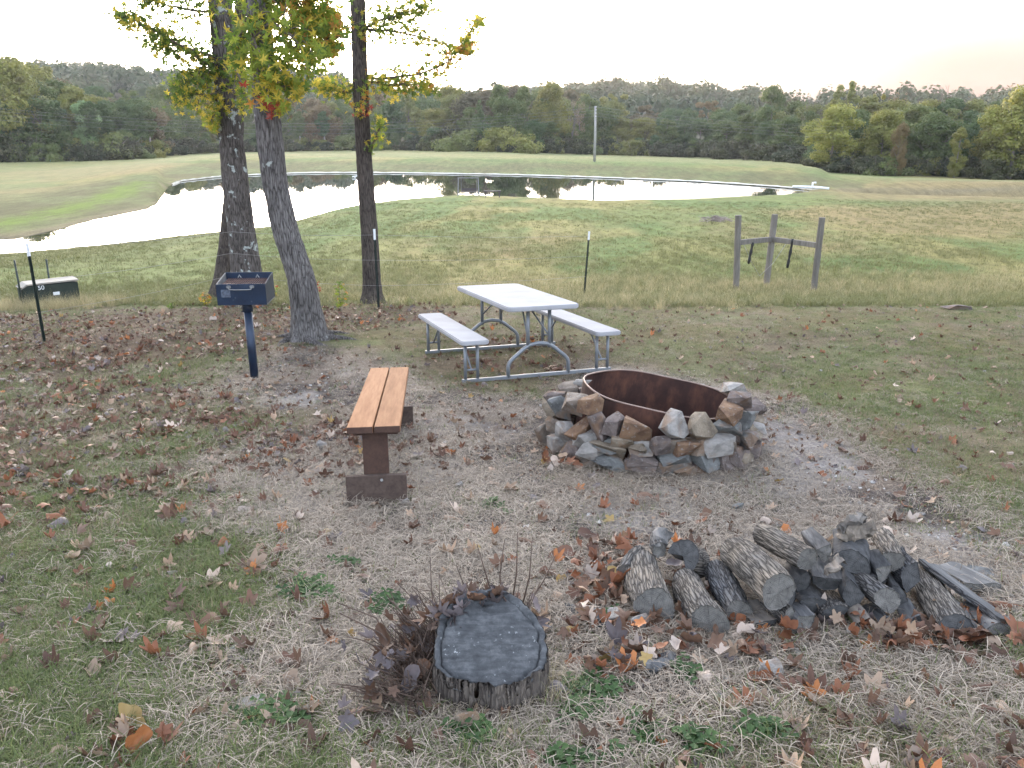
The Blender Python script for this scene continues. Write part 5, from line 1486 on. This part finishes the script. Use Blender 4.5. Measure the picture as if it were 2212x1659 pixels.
# ------------------------------------------------------------------ things by the pond and far off
M_DARKT = simple('dark_bench_wood', (.06, .05, .05), .8)
M_PIPE = simple('grey_frame_pipe', (.20, .20, .20), .6, .3)
ys = float(np.interp(ray(1010, 335)[0], CU, CY[:, 8]))-1.2
sw = at(1012, 423, ys); sw.z = H(sw.x, ys); sc = ys/F
swing = tag(empty('garden_swing', sw), 'tiny grey framed bench swing on the near shore of the pond', 'swing')
Ws, Hs = 44*sc, 36*sc
for sx in (-1, 1):
    m = MB(); m.tube([(sx*Ws/2, -.3, 0), (sx*Ws/2*.94, 0, Hs)], .035, 6); m.tube([(sx*Ws/2, .3, 0), (sx*Ws/2*.94, 0, Hs)], .035, 6); m.build('side_frame', M_PIPE, swing)
m = MB(); m.tube([(-Ws/2, 0, Hs), (Ws/2, 0, Hs)], .035, 6); m.build('top_bar', M_PIPE, swing)
m = MB(); m.box((.03, 0, Hs*.22), (Ws*.72, .30, .05)); m.build('seat', M_DARKT, swing)
m = MB(); m.box((.03, .14, Hs*.34), (Ws*.72, .04, .17)); m.build('backrest', M_DARKT, swing)
for sx in (-.34, .4): m = MB(); m.tube([(sx*Ws, 0, Hs*.25), (sx*Ws, 0, Hs)], .012, 4); m.build('chain', M_PIPE, swing)
y2 = float(np.interp(ray(1072, 335)[0], CU, CY[:, 8]))-2.2
p2 = at(1064, 424, y2); p2.z = H(p2.x, y2)
pt2 = tag(empty('picnic_bench', p2), 'tiny dark picnic bench on the near shore right of the swing', 'picnic bench')
Wp = 36*y2/F; hp = 13*y2/F
m = MB(); m.box((0, 0, hp), (Wp, .35, .05)); m.build('table_top', M_DARKT, pt2)
for sx in (-1, 1):
    for q in (-1, 1): m = MB(); m.tube([(sx*Wp*.4, q*.3, 0), (sx*Wp*.4-.05*q, -q*.05, hp)], .03, 5); m.build('leg', M_DARKT, pt2)
M_PALEST = simple('whitewashed', (.72, .72, .70), .7)
yq = 79; f0 = at(766, 371, yq); f0.z = H(f0.x, yq)
e = tag(empty('water_spout', f0), 'small whitish standpipe on the far shore behind the straight slim tree', 'standpipe')
m = MB(); m.tube([(0, 0, -.2), (0, 0, .75)], .07, 8); m.build('pipe', M_PALEST, e); m = MB(); m.tube([(-.25, 0, .7), (.3, 0, .78)], .06, 8); m.build('arm', M_PALEST, e)
yq = float(np.interp(ray(1758, 335)[0], CU, CY[:, 11])); f0 = at(1758, 413, yq); f0.z = H(f0.x, yq)
e = tag(empty('drain_pipe', f0), 'white drain pipe with an elbow at the right end of the pond', 'drain pipe')
m = MB(); m.tube([(-1.6, .2, .18), (0, 0, .16), (1.0, -.4, .08)], .11, 10); m.build('pipe', M_PALEST, e, True); m = MB(); m.tube([(-.15, 0, .1), (-.15, 0, .5), (.1, 0, .5)], .08, 8); m.build('elbow', M_PALEST, e, True)
# far left: things parked along the edge of the wood
def far_at(px, row):
    uu = ray(px, 335)[0]; yb = float(np.interp(uu, CU, CY[:, 14]))-5; return Vector((uu*yb, yb, H(uu*yb, yb))), yb/F
p, s = far_at(82, 345)
e = tag(empty('flat_trailer', p), 'dark low trailer parked at the left edge of the wood', 'trailer')
m = MB(); m.box((0, 0, .55), (42*s, 1.6, .14)); m.box((0, .7, .85), (40*s, .06, .5)); m.build('bed', simple('dark_trailer', (.03, .033, .04), .6), e)
for dx in (-.9, -.2, .5): m = MB(); m.tube([(dx, -.9, .36), (dx, -.72, .36)], .36, 14); m.build('wheel', simple('far_tyre', (.05, .05, .055), .8) if 'far_tyre' not in bpy.data.materials else bpy.data.materials['far_tyre'], e)
p, s = far_at(50, 345)
e = tag(empty('plastic_barrel', p), 'dark blue barrel with a white jug on top at the left edge of the wood', 'barrel')
m = MB(); m.tube([(0, 0, 0), (0, 0, .06), (0, 0, .5), (0, 0, 1.0)], [.5, .54, .56, .5], 14); m.build('body', simple('navy_plastic', (.02, .05, .09), .5), e, True)
p2_ = p+Vector((-.35, -.1, 1.0)); e2 = tag(empty('white_jug', p2_), 'white jug standing on the dark blue barrel', 'jug')
m = MB(); m.tube([(0, 0, 0), (0, 0, .3), (0, 0, .42), (0, 0, .5)], [.17, .17, .08, .06], 10); m.build('body', M_PALEST, e2, True)
p, s = far_at(108, 345)
e = tag(empty('waste_bin', p), 'pale teal waste bin at the left edge of the wood', 'bin')
m = MB(); m.tube([(0, 0, 0), (0, 0, 1.05)], [.30, .36], 4); m.build('body', simple('teal_plastic', (.16, .30, .31), .5), e); m = MB(); m.box((0, 0, 1.09), (.6, .6, .07)); m.build('lid', bpy.data.materials['teal_plastic'], e)
p, s = far_at(127, 342)
e = tag(empty('stacked_boards', p), 'small grey stack of boards in front of the left wood', 'board stack')
for i in range(3): m = MB(); m.box((0, 0, .15+.28*i), (1.6, .5, .12)); m.build('board', M_PIPE, e)
p, s = far_at(124, 320); 
e = tag(empty('white_sign', p), 'small white sign on a stake among the left trees', 'sign')
m = MB(); m.tube([(0, 0, 0), (0, 0, 2.0)], .04, 6); m.build('stake', M_PIPE, e); m = MB(); m.box((0, -.05, 2.0), (.45, .03, .25)); m.build('board', M_PALEST, e)
# heap of cut brush in the field
p = G(1545, 478)
hp_ = tag(empty('brush_heap', p), 'low heap of dry brush in the field left of the timber frame', 'brush heap')
m = MB()
for i in range(90):
    a = R.uniform(0, 6.28); r_ = R.uniform(0, .8)**1; q = Vector((r_*math.cos(a), r_*math.sin(a)*.8, R.uniform(0, .30)*(1-r_*.9)))
    d_ = Vector((R.uniform(-1, 1), R.uniform(-1, 1), R.uniform(-.1, .35)))*R.uniform(.15, .4); m.tube([q-d_, q+d_], [.018, .008], 5)
m.build('sticks', simple('dry_brush', (.27, .215, .19), .9, var=.4, scale=3), hp_)
# ------------------------------------------------------------------ grass, straw, gravel, fallen leaves
def blades(seed, n, hgt, rad, width, lean, seg=2, flat=0.0):
    r = random.Random(seed); V = []; Fc = []
    for i in range(n):
        a = r.uniform(0, 6.28); q = rad*math.sqrt(r.random()); x, y = q*math.cos(a), q*math.sin(a)
        h = hgt*r.uniform(.25, 1.2); d = r.uniform(0, 6.28); ln = lean*r.uniform(.3, 1.3)
        dx, dy = math.cos(d), math.sin(d); w = width*r.uniform(.7, 1.3)/2; px, py = -dy*w, dx*w
        o = len(V)
        for s in range(seg+1):
            t = s/seg; out = h*ln*t**1.6; up = h*(t-.35*ln*t*t) if not flat else flat*math.sin(t*3.1)+.006*r.random()+.004
            ww = 1-t*.9
            if flat: out = h*(t-.5)*2; sx = .25*h*math.sin(t*2.2+i)
            else: sx = 0
            cx, cy = x+dx*out-dy*sx, y+dy*out+dx*sx
            if flat: ww = .8
            V += [(cx-px*ww, cy-py*ww, up), (cx+px*ww, cy+py*ww, up)]
        for s in range(seg): Fc.append((o+2*s, o+2*s+1, o+2*s+3, o+2*s+2))
    return V, Fc
def blade_mat(name, lo, hi, tr=.3):
    k = NM(name); t = k.inst('tint'); v = k.coord('Object')
    rnd = k.n('NewGeometry').outputs['Random Per Island']
    c = k.ramp(k.math('ADD', k.math('MULTIPLY', t, .6), k.math('MULTIPLY', rnd, .4)), [(.1, lo), (.9, hi)])
    return k.leafy(c, tr, .6)
B_GREEN = blade_mat('short_green_blades', (.050, .078, .024), (.19, .215, .075))
B_DRY = blade_mat('dry_tan_blades', (.09, .07, .042), (.30, .24, .15))
B_STRAW = blade_mat('bleached_straw', (.090, .068, .050), (.43, .355, .275), .1)
B_TALL = blade_mat('tall_dry_grass', (.24, .21, .10), (.48, .40, .23))
B_FIELD = blade_mat('field_grass_blades', (.100, .112, .040), (.22, .21, .088))
GP = [proto('tuft', *blades(1, 22, .036, .055, .0030, 1.0), [B_GREEN]), proto('tuft', *blades(2, 20, .044, .06, .0030, 1.3), [B_GREEN]),
      proto('tuft', *blades(3, 20, .036, .06, .0028, 1.4), [B_DRY]), proto('tuft', *blades(4, 15, .048, .06, .0026, 1.6), [B_DRY])]
ST = [proto('straw', *blades(s, 24, .034, .10, .0018, 1, 3, .008), [B_STRAW]) for s in (11, 12, 13)]
TG = [proto('tall', *blades(21, 26, .30, .09, .0045, .8, 3), [B_TALL]), proto('tall', *blades(22, 22, .22, .10, .0045, 1.1, 3), [B_TALL])]
FG = [proto('field', *blades(31, 18, .11, .13, .011, .8), [B_FIELD]), proto('field', *blades(32, 16, .14, .14, .010, 1.0), [B_FIELD])]
def spots(n, y0, y1, umax=1.0, g=np.random.default_rng(40)):
    y = np.exp(g.uniform(math.log(y0), math.log(y1), n)); x = g.uniform(-umax, umax, n)*(y+.35)
    return x, y
def place(name, x, y, protos, smin, smax, tint, dz=0.0, tilt=.15, g=np.random.default_rng(41)):
    n = len(x); z = Hn(x, y)+dz
    rot = np.stack([g.normal(0, tilt, n), g.normal(0, tilt, n), g.uniform(0, 6.28, n)], 1)
    s = g.uniform(smin, smax, n)
    return scatter(name, np.stack([x, y, z], 1), rot, np.stack([s, s, s*g.uniform(.8, 1.15, n)], 1), g.integers(0, len(protos), n), tint, protos)
gr = np.random.default_rng(42)
FIREPIT = lambda x, y: np.hypot(x-FCX, y-FCY) < Ro*.8
STUMP = lambda x, y: np.hypot(x-SC.x, y-SC.y) < SR*1.02
# short turf
x, y = spots(90000, 1.45, 17)
md, ml = m_dirt(x, y), m_lit(x, y)
patch = fbm(x*1.1, y*1.1, 12.0, 4)
dens = (1-.95*md)*(1-.45*ml)*(.35+1.1*sstep(.36, .6, patch))
grn = sstep(.44, .62, fbm(x*.8, y*.8, 15.0, 4))
keep = (gr.random(len(x)) < dens) & ~FIREPIT(x, y) & ~STUMP(x, y)
isg = gr.random(len(x)) < .36+.52*grn
a = keep & isg
place('short_grass', x[a], y[a], GP[:2], .75, 1.35, np.clip(gr.normal(.5, .25, a.sum()), 0, 1))
a = keep & ~isg
place('dry_grass', x[a], y[a], GP[2:], .75, 1.3, np.clip(gr.normal(.5, .28, a.sum()), 0, 1))
# flattened straw over the bare ground
x, y = spots(37000, 1.45, 13)
md = m_dirt(x, y)
keep = (gr.random(len(x)) < (.10+1.0*md)*(1-.8*m_bare(x, y))*(.35+.9*sstep(.35, .6, fbm(x*1.6, y*1.6, 21.0, 3)))) & ~FIREPIT(x, y) & ~STUMP(x, y)
place('flattened_straw', x[keep], y[keep], ST, .7, 1.5, np.clip(gr.normal(.5, .3, keep.sum()), 0, 1), .004, .10)
# tall dry grass: the brow behind the fence, round the cabinet, the stump and the posts
x, y = spots(30000, 12.6, 25, .85)
nz = fbm(x*.35, y*.35, 30.0, 3)
d_ = sstep(12.8, 14.4, y+1.0*(nz-.5))*(1-sstep(18, 24, y+3*(nz-.5)))*(.25+.75*sstep(.42, .62, nz))*sstep(-9, -1, x)
keep = gr.random(len(x)) < d_*.42
xs_, ys_ = [x[keep]], [y[keep]]
for (cx, cy), rad_, n in (((box.location.x+.3, box.location.y-.15), .8, 260), ((box.location.x+.9, box.location.y+.1), .8, 160), ((SC.x+.02, SC.y-SR*1.0), .16, 16), ((SC.x+SR*1.15, SC.y-.05), .12, 22), ((SC.x-SR*1.2, SC.y-.1), .12, 14), ((posts[0][0].x, posts[0][0].y), .7, 40), ((posts[1][0].x, posts[1][0].y), .9, 60), ((posts[2][0].x, posts[2][0].y), .6, 30)):
    aa = gr.uniform(0, 6.28, n); rr_ = rad_*np.sqrt(gr.random(n)); xs_.append(cx+rr_*np.cos(aa)); ys_.append(cy+rr_*np.sin(aa))
x, y = np.concatenate(xs_), np.concatenate(ys_)
k_ = ~STUMP(x, y); x, y = x[k_], y[k_]
sc_ = np.where(y < 4, .42, 1.0)
o = place('tall_dry_grass', x, y, TG, .4, .95, np.clip(gr.normal(.5, .28, len(x)), 0, 1))
at3 = o.data.attributes['scl']; buf = np.zeros(len(x)*3, np.float32); at3.data.foreach_get('vector', buf); at3.data.foreach_set('vector', (buf.reshape(-1, 3)*sc_[:, None]).ravel())
# field grass down to the pond
x, y = spots(50000, 13.5, 52, 1.0)
uu = x/y; yn_ = np.interp(uu, CU, CY[:, 8])
keep = (y < yn_-.6) & (gr.random(len(x)) < .35+.65*sstep(.4, .6, fbm(x*.3, y*.15, 33.0, 3)))
place('field_grass', x[keep], y[keep], FG, .6, 1.25, np.clip(.5+1.4*(fbm(x[keep]*.12, y[keep]*.06, 1.0, 4)-.5)+gr.normal(0, .18, keep.sum()), 0, 1))
# gravel
k = NM('gravel'); t = k.inst('tint')
M_GRAVEL = k.fin(k.ramp(t, [(0, (.16, .145, .135)), (.5, (.28, .265, .25)), (1, (.50, .485, .46))]), .9, 0, .2)
PB = []
for s in range(4):
    me = stone_mesh(300+s, 10, .02); me.materials.append(M_GRAVEL); PB.append(bpy.data.objects.new('pebble', me))
x, y = spots(14000, 1.45, 12)
keep = (gr.random(len(x)) < m_dirt(x, y)*.6*sstep(.42, .6, fbm(x*1.3, y*1.3, 44.0, 3))+.02+.6*m_bare(x, y)) & ~FIREPIT(x, y) & ~STUMP(x, y)
x, y = x[keep], y[keep]; n = len(x)
s = .007+.022*gr.random(n)**3.0
scatter('gravel', np.stack([x, y, Hn(x, y)+.002], 1), np.stack([gr.uniform(-.5, .5, n), gr.uniform(-.5, .5, n), gr.uniform(0, 6.28, n)], 1), np.stack([s*1.3, s, s*.7], 1), gr.integers(0, 4, n), gr.random(n), PB)
# low clover weeds
CL_V, CL_F = [], []
rr_ = random.Random(9)
for i in range(9):
    a = rr_.uniform(0, 6.28); q = rr_.uniform(0, .05); cx, cy, cz = q*math.cos(a), q*math.sin(a), rr_.uniform(.012, .04)
    for j in range(3):
        b_ = a+j*2.09; w = .010; o_ = len(CL_V); tx, ty = cx+.017*math.cos(b_), cy+.017*math.sin(b_)
        CL_V += [(cx, cy, cz), (tx-w*math.sin(b_), ty+w*math.cos(b_), cz+.004), (tx+.006*math.cos(b_), ty+.006*math.sin(b_), cz+.001), (tx+w*math.sin(b_), ty-w*math.cos(b_), cz+.004)]; CL_F.append((o_, o_+1, o_+2, o_+3))
CLO = proto('clover', CL_V, CL_F, [blade_mat('clover_leaves', (.030, .062, .020), (.075, .125, .040))])
P_ = []
for px, py, sx, sy, n in ((1290, 1500, 40, 50, 46), (1255, 1560, 30, 25, 16), (1500, 1610, 40, 16, 14), (1385, 1590, 22, 20, 12), (1320, 1350, 16, 14, 10), (1480, 1465, 14, 10, 8), (670, 1285, 40, 18, 40), (1640, 1590, 26, 14, 16), (1010, 1590, 30, 16, 12), (845, 1315, 30, 14, 16), (1080, 1100, 30, 10, 10), (600, 1560, 60, 20, 24), (745, 1220, 20, 8, 10), (1240, 1650, 60, 12, 20)):
    for i in range(int(n*.65)): P_.append(G(R.gauss(px, sx*.6), R.gauss(py, sy*.6)))
P_ = np.array([list(p) for p in P_]); n = len(P_)
scatter('clover_weeds', P_, np.stack([gr.uniform(-.3, .3, n), gr.uniform(-.3, .3, n), gr.uniform(0, 6.28, n)], 1), np.repeat(gr.uniform(.7, 1.3, n)[:, None], 3, 1), np.zeros(n), gr.random(n), [CLO])

# fallen leaves: the nearest ones each for itself, the rest as one litter
lx, ly = spots(36000, 1.5, 15.5, 1.0, np.random.default_rng(50))
pl = m_pile(lx, ly); li = m_lit(lx, ly); md = m_dirt(lx, ly)
cl = fbm(lx*2.3, ly*2.3, 52.0, 3)
dens = np.maximum(.030+.045*sstep(.45, .6, cl)*(1-md)+.022*md, li*(.16+.75*sstep(.38, .60, cl)))
dens = dens*(1-.8*sstep(13.2, 14.6, ly))
keep = (gr.random(len(lx)) < dens) & ~FIREPIT(lx, ly) & ~STUMP(lx, ly)
lx, ly, pile = list(lx[keep]), list(ly[keep]), [False]*keep.sum()
rp = np.random.default_rng(51)
for P, n in zip(P_PILE, (95, 120, 120, 60, 30, 16)):
    c0, c1 = P.min(0), P.max(0); c = 0
    while c < n:
        q = rp.uniform(c0, c1)
        if float(inside(P, np.array([q[0]]), np.array([q[1]]), .07)[0]) > rp.random(): lx.append(q[0]); ly.append(q[1]); pile.append(True); c += 1
lx, ly, pile = np.array(lx), np.array(ly), np.array(pile)
lz = Hn(lx, ly)
dep = ly*CP-(lz-CAMZ)*SP
vis = (np.abs(lx)*F/dep < 1130) & (829.5-F*((lz-CAMZ)*CP+ly*SP)/dep < 1670)
order = np.argsort(np.where(vis, dep, dep+100))
litn = m_lit(lx, ly); dirtn = m_dirt(lx, ly)
cn = list(DLC); names_w = dict(brown=.27, rust=.14, tan=.17, maroon=.18, pale=.065, grey=.07, orange=.04, yellow=.012)
wts = np.array([names_w[c] for c in cn])
wl = wts.copy(); wl[cn.index('maroon')] *= 2.4; wl[cn.index('brown')] *= 1.5; wl[cn.index('yellow')] *= .4; wl /= wl.sum(); wts = wts/wts.sum()
wp = wts.copy(); wp[cn.index('rust')] *= 3.2; wp[cn.index('brown')] *= 2; wp /= wp.sum()
COLW = {'brown': 'brown', 'rust': 'rust red', 'tan': 'tan', 'maroon': 'dark maroon', 'pale': 'pale beige', 'grey': 'greyish', 'orange': 'bright orange', 'yellow': 'dull yellow'}
far_l = {'P': [], 'R': [], 'S': [], 'I': [], 'T': []}
for c, i in enumerate(order):
    w = wp if pile[i] else wl if litn[i] > .3 else wts
    ci = int(rp.choice(len(cn), p=w)); si = int(rp.integers(0, 8))
    s = float(rp.uniform(.062, .122))*(1.0 if si not in (5, 6) else .8)
    if pile[i]: s *= .85
    elif ly[i] > 4: s *= .85
    if rp.random() < .12: s *= 1.3
    z = lz[i]+.006+(rp.uniform(0, .05) if pile[i] else rp.uniform(0, .012))
    tl = .55 if pile[i] else .28
    rot = (rp.normal(0, tl)+(math.pi if rp.random() < .25 else 0), rp.normal(0, tl), rp.uniform(0, 6.28))
    if abs(rot[0]) > 2: z += s*.22
    if c < 300:
        o = link('fallen_leaf', FLM[(cn[ci], si)]); o.location = (lx[i], ly[i], z); o.rotation_euler = rot; o.scale = (s,)*3
        p = (lx[i], ly[i])
        if pile[i] or (p[0] > SC.x+SR*1.3 and 2.2 < p[1] < 3.4 and p[0] < 1.8): zone = 'drifted against the firewood'
        elif p[0] < -.75 and dirtn[i] < .5: zone = 'on the left foreground grass'
        elif p[0] > 1.0 and dirtn[i] < .5: zone = 'on the right hand grass'
        elif p[1] < 2.5: zone = 'on the straw before the stump'
        else: zone = 'on the bare ground behind the stump'
        kind_ = 'oval' if si in (5, 6) else 'curled lobed' if si in (2, 4) else 'lobed'
        tag(o, f'{COLW[cn[ci]]} {kind_} dry leaf {zone}', 'fallen leaf', f'{COLW[cn[ci]]} {kind_} leaves {zone}')
    else:
        far_l['P'].append((lx[i], ly[i], z)); far_l['R'].append(rot); far_l['S'].append((s, s, s)); far_l['I'].append(ci*8+si); far_l['T'].append(rp.random()*.6)
# crumbled leaf scraps between the straw
qx, qy = spots(41000, 1.45, 14, 1.0, np.random.default_rng(60))
ql, qd = m_lit(qx, qy), m_dirt(qx, qy)
kq = (np.random.default_rng(61).random(len(qx)) < .16+.25*qd+.85*ql) & ~FIREPIT(qx, qy) & ~STUMP(qx, qy)
qx, qy = qx[kq], qy[kq]; nq = len(qx); g6 = np.random.default_rng(62)
cw = [cn.index(c) for c in ('brown', 'maroon', 'maroon', 'grey', 'brown', 'tan')]
sq = g6.uniform(.014, .045, nq)*(1+.5*(qy > 5))
scatter('leaf_crumbs', np.stack([qx, qy, Hn(qx, qy)+.006], 1), np.stack([g6.normal(0, .5, nq), g6.normal(0, .5, nq), g6.uniform(0, 6.28, nq)], 1), np.repeat(sq[:, None], 3, 1), np.array([cw[i]*8 for i in g6.integers(0, 6, nq)])+g6.integers(0, 8, nq), g6.random(nq)*.5,
        [bpy.data.objects.new('leaf_source', FLM[(n, i)]) for n in cn for i in range(8)])
FLP = [bpy.data.objects.new('leaf_source', FLM[(n, i)]) for n in cn for i in range(8)]
scatter('leaf_litter', far_l['P'], far_l['R'], far_l['S'], far_l['I'], far_l['T'], FLP)

# loose stones lying about
def rock(px, py, w, h, mi, label, dep=None):
    p = G(px, py+h*.3); sc = axis_depth(p)/F
    o = link('rock', SMESH[R.randrange(14)*6+mi]); o.location = (p.x, p.y, p.z+h*sc*.42); o.scale = (w*sc*1.1, (dep or w*.75)*sc, h*sc*1.25); o.rotation_euler = (R.uniform(-.2, .2), R.uniform(-.2, .2), R.uniform(-.3, .3))
    tag(o, label, 'rock', 'loose stones on the ground')
rock(543, 1525, 62, 24, 1, 'long pale wedge of stone on the bare ground left of the stump')
rock(660, 1541, 32, 30, 5, 'small buff block of stone right of the long pale wedge')
rock(640, 1505, 22, 18, 1, 'small whitish stone just above the buff block of stone')
rock(1010, 1570, 60, 46, 5, 'rounded buff stone at the foot of the stump front')
rock(1666, 1453, 56, 38, 1, 'pale angular stone in front of the firewood heap')
rock(1385, 1352, 44, 34, 1, 'whitish stone lying against the left front log')
rock(1305, 1335, 70, 26, 1, 'long pale flat stone between the stump and the firewood')
rock(860, 1176, 26, 20, 5, 'rounded pale pebble behind the stump')
rock(692, 963, 26, 18, 1, 'pale cobble among dark leaves left of the plank bench')
rock(585, 1552, 24, 20, 1, 'small chip of stone left of the buff block')
rock(1595, 1100, 26, 20, 3, 'bluish cobble between fire pit and firewood')
rock(2120, 1245, 60, 20, 3, 'flat slate stone at the back of the right end of the firewood')
rock(1370, 1240, 22, 16, 1, 'small white stone left of the firewood logs')
rock(2065, 665, 60, 10, 4, 'flat mauve stone on the bare patch at the right')
rock(990, 1050, 20, 14, 1, 'small white stone right of the bench foot')
rock(876, 1085, 22, 12, 1, 'small pale chip against the bench foot')

# saplings with star leaves by the trees
def sapling(px, base, top, w, cols, label, n=40):
    g = G(px, base); h = at(px, top, g.y).z-g.z
    e = tag(empty('sapling', g), label, 'sapling', 'saplings under the leafy trees'); m = MB()
    ww = w*axis_depth(g)/F
    m.tube([(0, 0, -.05), (R.uniform(-.02, .02), 0, h*.5), (R.uniform(-.04, .04), 0, h)], [.008, .006, .003], 6)
    m.build('stem', M_TWIG, e)
    for i in range(n):
        t = R.uniform(.18, 1.05); a = R.uniform(0, 6.28); q = ww*.5*math.sqrt(R.random())*(.5+.5*math.sin(t*2.6))
        o = link('leaf', LEAFMESH[(KEY[R.choice(cols)], R.randrange(4))], e); o.location = (q*math.cos(a), q*math.sin(a), h*t); o.rotation_euler = (R.gauss(.7, .5), R.uniform(-.6, .6), R.uniform(0, 6.28)); o.scale = (R.uniform(.07, .12),)*3
sapling(738, 672, 612, 30, 'glglo', 'bushy green sapling between the leaning tree and the slim tree', 70)
sapling(446, 662, 634, 24, 'lyo', 'small yellowish sapling at the left foot of the double stemmed tree', 34)
sapling(686, 640, 610, 24, 'rrg', 'small red leaved shoot against the right side of the leaning trunk', 16)
sapling(596, 645, 618, 16, 'gyr', 'tiny sprig right of the grill box', 12)
sapling(371, 668, 652, 18, 'gd', 'tiny dark seedling at the edge of the leaves left of the grill', 12)
